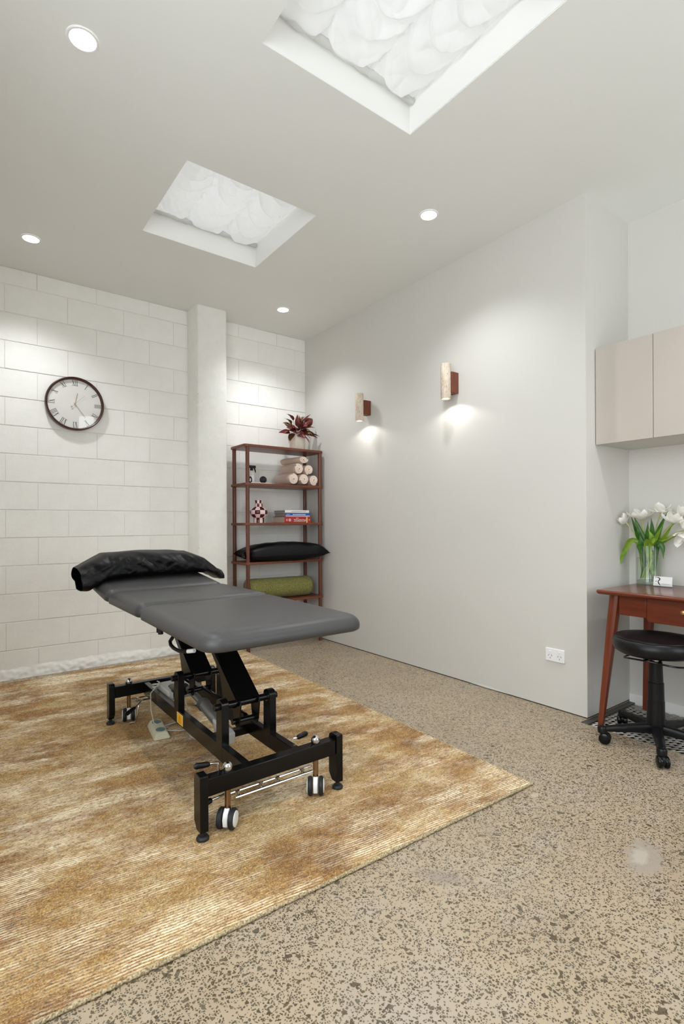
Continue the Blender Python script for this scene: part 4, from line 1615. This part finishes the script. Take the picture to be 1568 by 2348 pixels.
def plant():
    z = LEV[4]
    px, py = -.222, -.200
    t = thing('potted_plant', 'burgundy leaved plant in a cream fluted pot on top of the shelf unit', 'plant', (px, py, z))
    part('pot', MB().lathe([(.0005, 0), (.066, 0), (.072, .006), (.076, .15), (.078, .158), (.074, .158), (.071, .14), (.0005, .138)], (px, py, z), 64, caps=False, fn=lambda tt, zz: 1 + (.016 * abs(math.cos(8 * tt)) if .004 < zz < .157 else 0)), M_POT, t, smooth=50)
    meshes = []
    for k in range(3):
        for j in range(2):
            meshes.append(leaf_mesh('leaf', (.115, .135)[j], (.042, .030)[j], M_PLANT[k], (.9, .5)[j], .3, k + j))
    S = Vector((px, py, z + .15))
    rr = random.Random(11)
    # (direction in the picture plane: right along the back wall, up, towards the room), reach, kind
    spec = [(-.9, .65, .3, .09, 2), (-.55, 1.1, .2, .14, 0), (-.75, .9, .1, .12, 2), (-.25, 1.0, .3, .08, 1), (.15, 1.15, .1, .10, 2), (.5, 1.0, .2, .12, 0), (.65, .85, .3, .11, 0),
            (.3, .6, .6, .07, 0), (-.1, .5, .8, .06, 0), (-.4, .45, .7, .07, 1), (.0, .8, .5, .09, 0), (.9, .25, .35, .07, 2), (1.1, .05, .3, .08, 3), (.85, -.1, .5, .06, 3),
            (.35, -.35, .8, .04, 5), (.5, -.2, .9, .05, 4), (-.3, -.1, .9, .05, 4), (-.55, .1, .8, .06, 5), (-1.0, .25, .4, .09, 4), (-1.05, -.15, .4, .11, 1), (-.9, -.55, .5, .07, 3), (-.8, .35, .5, .07, 0),
            (.1, .2, .9, .06, 0), (.2, .45, .9, .05, 2), (-.3, .35, .95, .05, 4), (-.6, .3, .8, .05, 0), (.45, .3, .85, .06, 2), (-.1, .75, .6, .07, 0), (.2, 1.0, .4, .06, 1), (-.7, .55, .5, .05, 4), (.05, -.1, 1., .06, 4), (.35, .8, .45, .08, 0), (.25, .9, -.2, .09, 1), (-.5, .7, -.3, .08, 2), (.7, .5, -.3, .08, 0), (-.15, .05, 1., .05, 4), (.6, .55, .5, .07, 0)]
    for i, (dx, dz, dy, reach, kind) in enumerate(spec):
        d = Vector((dx, -dy, dz))
        p = S + Vector((dx * .9, -dy * .9, max(.1, dz))).normalized() * reach * 1.0
        p.z = max(p.z, z + .152)
        c = rr.choice((meshes[0], meshes[1])) if kind in (0, 1) else (meshes[2] if kind == 2 else meshes[3] if kind == 3 else meshes[4] if kind == 4 else meshes[5])
        o = bpy.data.objects.new('leaf', c)
        d2 = d.normalized() + Vector((rr.uniform(-.2, .2), rr.uniform(-.2, .1), rr.uniform(-.15, .15)))
        Mx = Matrix.Translation(p - Vector(t.location)) @ orient(d2, (0, -.5, 1), rr.uniform(-.9, .9)) @ Matrix.Scale(rr.uniform(.85, 1.2), 4)
        o.matrix_local = Mx
        C.objects.link(o)
        o.parent = t
        s = MB().tube([S - Vector((0, 0, .015)), S.lerp(p, .5) + Vector((0, 0, .01)), p], .0016, 5)
        part('stem', s, M_PLANT[0], t)
plant()

# ------------------------------------------------------------------ wall cabinet
CXF, CZ0, CZ1 = .10, 1.533, 2.076
cab = thing('wall_cabinet', 'taupe flat-fronted wall cabinet with handleless doors above the desk', 'cabinet', (.3, -3.5, CZ0))
cy1, cy0 = NY - .002, -4.08
c = MB()
c.box(CXF + .019, ND - .001, cy0, cy1, CZ1 - .018, CZ1)
c.box(CXF + .019, ND - .001, cy0, cy1, CZ0 + .004, CZ0 + .022)
c.box(CXF + .019, ND - .001, cy1 - .018, cy1, CZ0 + .022, CZ1 - .018)
c.box(CXF + .019, ND - .001, cy0, cy0 + .018, CZ0 + .022, CZ1 - .018)
c.box(ND - .012, ND - .001, cy0 + .018, cy1 - .018, CZ0 + .022, CZ1 - .018)
c.box(CXF + .019, ND - .012, -3.475, -3.457, CZ0 + .022, CZ1 - .018)
part('carcass', c, M_CABIN, cab, smooth=0)
dw = (cy1 - .002 - cy0) / 4
for i in range(4):
    a = cy1 - .002 - dw * i
    part('cabinet_door', MB().box(CXF, CXF + .018, a - dw + .0025, a, CZ0, CZ1), M_CAB, cab, bevel=.001)

# ------------------------------------------------------------------ desk
DT = .735
dk = thing('desk', 'reddish cherry wood writing desk with splayed legs in the niche', 'desk', (.2, -3.5, 0))
DX0_, DX1_, DY0, DY1 = -.086, .462, -4.10, -2.950
b = MB()
rings = []
for ins, z in ((.020, DT - .023), (.008, DT - .0215), (.001, DT - .014), (0, DT - .010), (.001, DT - .005), (.005, DT - .001), (.010, DT)):
    rings.append([(x, y, z) for x, y in rect_round(DX0_, DX1_, DY0, DY1, (.03,) * 4, ins, 5)])
n = len(rings[0])
b.add([p for q in rings for p in q], [(j * n + k, j * n + (k + 1) % n, (j + 1) * n + (k + 1) % n, (j + 1) * n + k) for j in range(len(rings) - 1) for k in range(n)] + [tuple(range(n - 1, -1, -1)), tuple((len(rings) - 1) * n + k for k in range(n))])
part('desktop', b, M_DESK_Y, dk, smooth=50)
ZA = DT - .023
def dleg(xt, yt, xb, yb, zb):
    b = MB()
    for k in (0,):
        pts = []
        for i in range(9):
            s = i / 8
            z = ZA - (ZA - zb) * s
            r = .036 if s < .18 else .036 - (.036 - .019) * ((s - .18) / .82)
            pts.append(((xt + (xb - xt) * s), (yt + (yb - yt) * s), z, r * .62))
        vs = []
        for (x, y, z, r) in pts:
            for t in range(16):
                a = 2 * PI * t / 16
                e = 3.2
                ca, sa = math.cos(a), math.sin(a)
                k_ = (abs(ca) ** e + abs(sa) ** e) ** (-1 / e)
                vs.append((x + r * k_ * ca * 1.2, y + r * k_ * sa * 1.2, z))
        fs = [(j * 16 + t, j * 16 + (t + 1) % 16, (j + 1) * 16 + (t + 1) % 16, (j + 1) * 16 + t) for j in range(8) for t in range(16)]
        fs += [tuple(range(15, -1, -1)), tuple(8 * 16 + t for t in range(16))]
        b.add(vs, fs)
    part('leg', b, M_DESK_Z, dk)
dleg(.005, -3.022, -.035, -2.958, -.004)
dleg(.418, -3.022, .425, -2.990, -.004)
dleg(.005, -4.028, -.035, -4.092, -.004)
dleg(.418, -4.028, .425, -4.060, -.004)
ap = MB()
part('apron_panel', MB().box(-.016, .002, -3.182, -3.047, DT - .128, ZA), M_DESK_Y, dk, bevel=.002)
part('apron_panel', MB().box(-.016, .002, -4.003, -3.868, DT - .128, ZA), M_DESK_Y, dk, bevel=.002)
part('side_apron', MB().box(.030, .392, -3.030, -3.014, DT - .128, ZA), M_DESK_Y, dk, bevel=.002)
part('side_apron', MB().box(.030, .392, -4.036, -4.020, DT - .128, ZA), M_DESK_Y, dk, bevel=.002)
part('back_apron', MB().box(.420, .436, -4.003, -3.047, DT - .128, ZA), M_DESK_Y, dk, bevel=.002)
for ya, yb in ((-3.524, -3.186), (-3.864, -3.528)):
    pts = [(ya, ZA - .002), (ya, DT - .146 + .02)] + [(ya + .02 - .02 * math.cos(PI / 2 * i / 6), DT - .146 + .02 - .02 * math.sin(PI / 2 * i / 6)) for i in range(1, 7)]
    pts += [(yb - .02 + .02 * math.sin(PI / 2 * i / 6), DT - .146 + .02 - .02 * math.cos(PI / 2 * i / 6)) for i in range(0, 7)] + [(yb, ZA - .002)]
    dd = part('drawer', MB().prism(pts, 'x', -.024, -.004), M_DESK_Y, dk, bevel=.002)
    part('knob', MB().lathe([(.005, 0), (.005, .008), (.010, .012), (.0115, .017), (.010, .022), (.0005, .024)], (-.024, (ya + yb) / 2, .660), 18, (-1, 0, 0)), M_BRASS, dd)

# ------------------------------------------------------------------ stool
HX, HY = -.070, -3.246
stl = thing('wheeled_stool', 'round black vinyl wheeled stool with five-spoke base in front of the desk', 'stool', (HX, HY, 0))
SR = .190
part('seat', MB().lathe([(.0005, .448), (.120, .448), (.160, .452), (SR - .012, .464), (SR - .002, .480), (SR, .495), (SR - .004, .512), (SR - .012, .523), (SR - .020, .529), (SR - .03, .533), (.10, .540), (.0005, .542)], (HX, HY, 0), 64, caps=False), M_BLACK2, stl, smooth=50)
pp = MB().tube([(HX + (SR - .017) * math.cos(2 * PI * i / 64), HY + (SR - .017) * math.sin(2 * PI * i / 64), .5275) for i in range(65)], .0035, 8, caps=False)
part('piping', pp, M_BLACK2, stl)
part('seat_plate', MB().box(HX - .05, HX + .05, HY - .05, HY + .05, .428, .448), M_BLACK, stl, bevel=.004)
lv = [(HX + .135 * math.cos(2 * PI * i / 48), HY + .135 * math.sin(2 * PI * i / 48), .424 + .012 * math.cos(4 * PI * i / 48)) for i in range(49)]
part('height_ring', MB().tube(lv, .0045, 8, caps=False), M_BLACK, stl)
part('ring_stays', MB().tube([(HX - .135, HY, .435), (HX + .135, HY, .435)], .004, 6), M_BLACK, stl)
part('gas_lift', MB().cyl((HX, HY, .13), (HX, HY, .430), .014, n=18), M_CHROME, stl)
for a, c, r0, r1 in ((.305, .412, .0325, .029), (.212, .312, .037, .035), (.105, .222, .0395, .0385)):
    part('lift_cover', MB().lathe([(r0 * .9, a), (r0, a + .002), (r1, c - .003), (r1 * .9, c)], (HX, HY, 0), 28), M_BLACK2, stl)
part('base_hub', MB().lathe([(.030, .062), (.040, .066), (.043, .085), (.042, .108), (.036, .112)], (HX, HY, 0), 28), M_BLACK2, stl)
RL = .250
for k in range(5):
    a = math.radians(136 + 71 * k)
    d = Vector((math.cos(a), math.sin(a), 0))
    n_ = Vector((-d.y, d.x, 0))
    b = MB()
    secs = []
    for s in np.linspace(0, 1, 9):
        R = .030 + (RL - .030) * s
        w = .026 - .007 * s
        zt = .108 - .026 * s ** 1.4
        zb = .066 - .004 * s
        c = Vector((HX, HY, 0)) + d * R
        secs.append([c + n_ * (w * q) + Vector((0, 0, zz)) for q, zz in ((-.8, zb), (.8, zb), (1, (zt + zb) / 2), (.75, zt - .004), (0, zt), (-.75, zt - .004), (-1, (zt + zb) / 2))])
    m_ = 7
    b.add([p for q in secs for p in q], [(j * m_ + t, j * m_ + (t + 1) % m_, (j + 1) * m_ + (t + 1) % m_, (j + 1) * m_ + t) for j in range(8) for t in range(m_)] + [tuple(range(m_ - 1, -1, -1)), tuple(8 * m_ + t for t in range(m_))])
    lg = part('base_leg', b, M_BLACK2, stl, smooth=50)
    e = Vector((HX, HY, 0)) + d * RL
    part('end_cap', MB().lathe([(.016, .050), (.021, .054), (.022, .076), (.018, .083), (.0005, .085)], (e.x, e.y, 0), 20), M_BLACK2, lg)
    yaw = [math.radians(q) for q in (200, 130, 65, 200, 300)][k]
    wdir = Vector((math.cos(yaw), math.sin(yaw), 0))
    cas = part('caster', MB().cyl((e.x, e.y, .030), (e.x, e.y, .055), .007, n=12).lathe([(.0005, -.006), (.022, -.006), (.022, .006), (.0005, .006)], (e.x - wdir.y * .012, e.y + wdir.x * .012, .032), 24, wdir, caps=False), M_BLACK2, stl)
    for s in (-1, 1):
        cc_ = Vector((e.x - wdir.y * .012, e.y + wdir.x * .012, .0275)) + wdir * (s * .0145)
        part('wheel', MB().lathe([(.0005, -.010), (.020, -.010), (.0255, -.007), (.0272, -.002), (.0272, .003), (.0255, .007), (.018, .0105), (.0005, .012)], cc_, 26, wdir * s, caps=False), M_BLACK, cas)

# ------------------------------------------------------------------ glass vase, tulips, card holder
VX, VY = .418, -3.012
vs_ = thing('glass_vase', 'ribbed clear glass vase holding white tulips on the desk', 'vase', (VX, VY, DT))
VR, VH = .064, .222
rib = lambda tt, zz: 1 + (.014 * math.cos(30 * tt) if zz > .02 else 0)
part('outer_wall', MB().lathe([(VR * .96, 0), (VR, .003), (VR, .018), (VR * .985, .022), (VR * .985, VH - .004), (VR * .985, VH)], (VX, VY, DT), 120, caps=False, fn=rib), M_VASEGLASS, vs_, smooth=60)
part('inner_wall', MB().lathe([(VR - .0045, .022), (VR - .0045, VH)], (VX, VY, DT), 60, caps=False), M_VASEGLASS, vs_, smooth=60)
part('rim', MB().lathe([(VR * .985, VH), (VR - .002, VH + .002), (VR - .0045, VH)], (VX, VY, DT), 60, caps=False), M_VASEGLASS, vs_, smooth=60)
bs = Mat('thick_glass_base')
bs.set(lin(196, 212, 200), .08)
bs.b.inputs['Transmission Weight'].default_value = .75
bs.b.inputs['IOR'].default_value = 1.45
part('glass_base', MB().lathe([(.0005, .001), (VR * .95, .001), (VR * .95, .018), (VR - .006, .021), (.0005, .0205)], (VX, VY, DT), 48, caps=False), bs.m, vs_, smooth=40)
wm = thin_glass('water', (.96, .985, .94), .6)
part('water', MB().lathe([(.0005, .0215), (VR - .0055, .0215), (VR - .0055, .150), (.0005, .150)], (VX, VY, DT), 40, caps=False), wm, vs_, smooth=40)

def petal_mesh(L, W, cup, seed):
    b = MB()
    def f(u, v):
        a = 2 * u - 1
        t = v
        w = W * (math.sin(PI * min(.999, .10 + .90 * t) ** .85) ** .75) if t < 1 else .0008
        ang = cup * (1 - t) * 1.25
        y = L * t ** .9
        rad = .004 + L * .44 * math.sin(PI * .62 * t) * cup
        x = a * w
        return (x, rad - .30 * x * x / max(W, .001), y + .04 * L * math.sin(5 * a + seed) * t * t)
    b.grid(f, 7, 9)
    return b.mesh('petal', [M_PETAL], 70)
PET = [petal_mesh(.068, .032, .9, 0), petal_mesh(.066, .029, 1.15, 2), petal_mesh(.064, .025, 1.7, 4)]
def ribbon_leaf(pts, W, mat, parent, twist=0.3, side=(0, 0, 1)):
    pts = [Vector(p) for p in pts]
    # resample with Catmull-Rom
    out = []
    P = [pts[0] * 2 - pts[1]] + pts + [pts[-1] * 2 - pts[-2]]
    for i in range(1, len(P) - 2):
        for k in range(6):
            t = k / 6
            a, b_, c, d = P[i - 1], P[i], P[i + 1], P[i + 2]
            out.append(.5 * ((2 * b_) + (c - a) * t + (2 * a - 5 * b_ + 4 * c - d) * t * t + (3 * b_ - a - 3 * c + d) * t ** 3))
    out.append(pts[-1])
    n_ = len(out)
    b = MB()
    vs = []
    view = Vector((-.80, -.58, .0)).normalized()
    for i, p in enumerate(out):
        s = i / (n_ - 1)
        d = (out[min(i + 1, n_ - 1)] - out[max(0, i - 1)]).normalized()
        x = d.cross(view)
        x.normalize()
        x = Matrix.Rotation(twist * (s - .4) * 2, 3, d) @ x
        nn = x.cross(d)
        w = W * (.22 + .78 * math.sin(PI * min(1, s * .95 + .02)) ** 1.3) * (1 - s ** 5) + .0006
        for a in (-1, -.5, 0, .5, 1):
            vs.append(p + x * (a * w) + nn * (abs(a) ** 1.5 * w * .35))
    fs = [(j * 5 + k, j * 5 + k + 1, (j + 1) * 5 + k + 1, (j + 1) * 5 + k) for j in range(n_ - 1) for k in range(4)]
    b.add(vs, fs)
    return part('leaf', b, mat, parent, smooth=70)
rt = random.Random(21)
def inside():
    a, r = rt.uniform(0, 2 * PI), rt.uniform(.020, .050)
    return Vector((VX + r * math.cos(a), VY + r * math.sin(a), DT + .030))
def tulip(head, up, label, pets, open_, scale=1., leaves=(), mid=None):
    head = Vector(head)
    foot = inside()
    t = thing('tulip', label, 'flower', tuple(foot), 'white tulips in the glass vase')
    up = Vector(up).normalized()
    rim = Vector((VX, VY, DT + VH)) + Vector(((head.x - VX) * .25, (head.y - VY) * .35, .0))
    q = Vector((rim.x - VX, rim.y - VY, 0))
    if q.length > .045:
        q = q.normalized() * .045
    rim = Vector((VX, VY, DT + VH)) + q
    pts = [foot, foot.lerp(rim, .5), rim, Vector(mid) if mid else rim.lerp(head, .55) + Vector((0, 0, .012)), head - up * .012, head]
    P = [pts[0] * 2 - pts[1]] + pts + [pts[-1] * 2 - pts[-2]]
    out = []
    for i in range(1, len(P) - 2):
        for k in range(5):
            s = k / 5
            a, b_, c, d = P[i - 1], P[i], P[i + 1], P[i + 2]
            out.append(.5 * ((2 * b_) + (c - a) * s + (2 * a - 5 * b_ + 4 * c - d) * s * s + (3 * b_ - a - 3 * c + d) * s ** 3))
    out.append(pts[-1])
    part('stem', MB().tube(out, .0034, 8), M_TSTEM, t)
    R = Vector((0, 0, 1)).rotation_difference(up).to_matrix().to_4x4()
    for k in range(pets):
        inner = k % 2
        a = 2 * PI * k / pets + rt.uniform(-.15, .15)
        o = bpy.data.objects.new('petal', PET[(0 if inner else 1) if not open_ else (0 if inner and k % 4 == 1 else 2)])
        lean = (.05 if inner else .22) + (open_ * (.55 if not inner else .12))
        Mx = Matrix.Translation(head - Vector(t.location)) @ R @ Matrix.Rotation(a, 4, 'Z') @ Matrix.Rotation(-lean, 4, 'X') @ Matrix.Scale(1.12 * scale * (.92 if inner else 1) * rt.uniform(.94, 1.06), 4)
        o.matrix_local = Mx
        C.objects.link(o)
        o.parent = t
    part('heart', MB().sphere(tuple(head + up * .012), .009 * scale, 12, 8), M_TSTEM, t)
    for pts_, w, mi, tw in leaves:
        ribbon_leaf([foot + Vector((.004, .004, 0))] + [Vector(p) for p in pts_], w * 1.2, M_TLEAF[mi], t, tw)
RIMZ = DT + VH
tulip((.395, -2.898, 1.092), (-.2, .75, .75), 'white tulip leaning out farthest to the left over the vase', 7, .30, .80,
      [([(.41, -2.965, RIMZ), (.40, -2.925, .985), (.395, -2.895, .93), (.39, -2.868, .86), (.39, -2.855, .806)], .013, 1, .5),
       ([(.415, -2.985, RIMZ), (.41, -2.955, 1.02), (.405, -2.932, 1.10)], .012, 0, .2)], (.40, -2.93, 1.045))
tulip((.395, -2.985, 1.112), (-.1, .05, 1), 'full white tulip upright above the left side of the vase', 8, .18, .95,
      [([(.40, -2.99, RIMZ), (.395, -2.955, 1.05), (.395, -2.925, 1.135)], .013, 0, .3), ([(.40, -3.0, RIMZ), (.39, -2.972, 1.06), (.39, -2.945, 1.132)], .012, 0, -.2)])
tulip((.405, -3.083, 1.150), (-.1, -.05, 1), 'tallest white tulip with wide open petals', 6, .75, .82,
      [([(.39, -3.02, RIMZ), (.38, -3.022, 1.02), (.375, -3.030, 1.10)], .014, 0, .2), ([(.40, -3.03, RIMZ), (.39, -3.045, 1.05), (.385, -3.042, 1.12)], .012, 0, -.4)])
tulip((.385, -3.150, 1.090), (-.2, -.35, .9), 'white tulip on the right below the taller bloom behind it', 7, .25, .85,
      [([(.395, -3.05, RIMZ), (.39, -3.085, 1.06), (.395, -3.125, 1.155)], .013, 0, .2), ([(.38, -3.04, RIMZ), (.365, -3.075, 1.01), (.36, -3.115, 1.085)], .013, 1, .5)])
tulip((.435, -3.180, 1.128), (.1, -.2, 1), 'pale white tulip farthest back on the right, near the wall', 6, .5, .82,
      [([(.42, -3.05, RIMZ), (.42, -3.10, .99), (.42, -3.17, 1.02)], .013, 1, .4)])
tulip((.400, -3.205, 1.052), (-.1, -.7, .6), 'white tulip on the far right tilted outwards above the drooping one', 6, .2, .82,
      [([(.40, -3.05, RIMZ), (.395, -3.10, 1.0), (.39, -3.155, 1.085)], .012, 1, .3)])
tulip((.375, -3.200, 1.028), (-.5, -.35, -.75), 'white tulip drooping head-down at the far right edge', 6, .15, .85,
      [([(.37, -3.03, RIMZ), (.355, -3.055, 1.00), (.35, -3.04, 1.055)], .019, 1, .4), ([(.39, -3.07, RIMZ), (.385, -3.10, .95), (.385, -3.105, .885)], .014, 0, .4),
       ([(.37, -3.0, RIMZ - .02), (.355, -3.0, .97), (.352, -2.995, 1.02)], .021, 0, .15)], (.385, -3.14, 1.005))

# business cards in a clear stand
ch = thing('card_holder', 'small clear stand of white business cards with a black R on the desk', 'card holder', (.318, -3.124, DT))
fx, fy0, fy1 = .318, -3.170, -3.078
mt = Matrix.Translation((fx, 0, DT)) @ Matrix.Rotation(math.radians(8), 4, 'Y')
cd = MB().box(.002, .012, fy0, fy1, .004, .056, mt)
part('card_stack', cd, M_WHITE, ch, smooth=0)
hl = MB()
hl.box(-.001, .0008, fy0 - .002, fy1 + .002, .001, .016, mt)
hl.box(.0135, .0155, fy0 - .002, fy1 + .002, .001, .050, mt)
hl.box(-.001, .040, fy0 - .002, fy1 + .002, -.0005, .001)
hl.v[-8:] = [(x + fx, y, max(DT + .0002, z + DT)) for x, y, z in hl.v[-8:]]
part('clear_stand', hl, M_ACRYL, ch, smooth=0)
R_ = MB()
def card_poly(pts):
    vs = [mt @ Vector((.0016, fy1 - y * .092, .004 + z * .052)) for y, z in pts]
    R_.add(vs, [tuple(range(len(vs)))])
# an R drawn as one calligraphic sweep: bowl, waist, leg, and a dot in place of the stem
path = [(.05, .88, .016), (.16, .90, .022), (.24, .89, .036), (.31, .84, .058), (.35, .75, .072), (.335, .64, .068), (.285, .54, .052), (.245, .47, .038), (.27, .38, .058), (.31, .26, .064), (.35, .14, .048), (.41, .06, .012)]
for (a, c, w), (d, e, w2) in zip(path[:-1], path[1:]):
    dx, dz = d - a, e - c
    L = math.hypot(dx, dz)
    px_n, pz_n = -dz / L, dx / L
    card_poly([(a + px_n * w * .5, c + pz_n * w), (a - px_n * w * .5, c - pz_n * w), (d - px_n * w2 * .5, e - pz_n * w2), (d + px_n * w2 * .5, e + pz_n * w2)])
card_poly([(.145 + .028 * math.cos(2 * PI * i / 12), .47 + .05 * math.sin(2 * PI * i / 12)) for i in range(12)])
part('card_emblem', R_, M_INK, ch, smooth=0)
R_ = MB()
xx = .46
while xx < .9:
    w = rt.uniform(.012, .03)
    card_poly([(xx, .20), (xx + w, .20), (xx + w, .255), (xx, .255)])
    xx += w + .014
part('card_print', R_, M_GREYINK, ch, smooth=0)
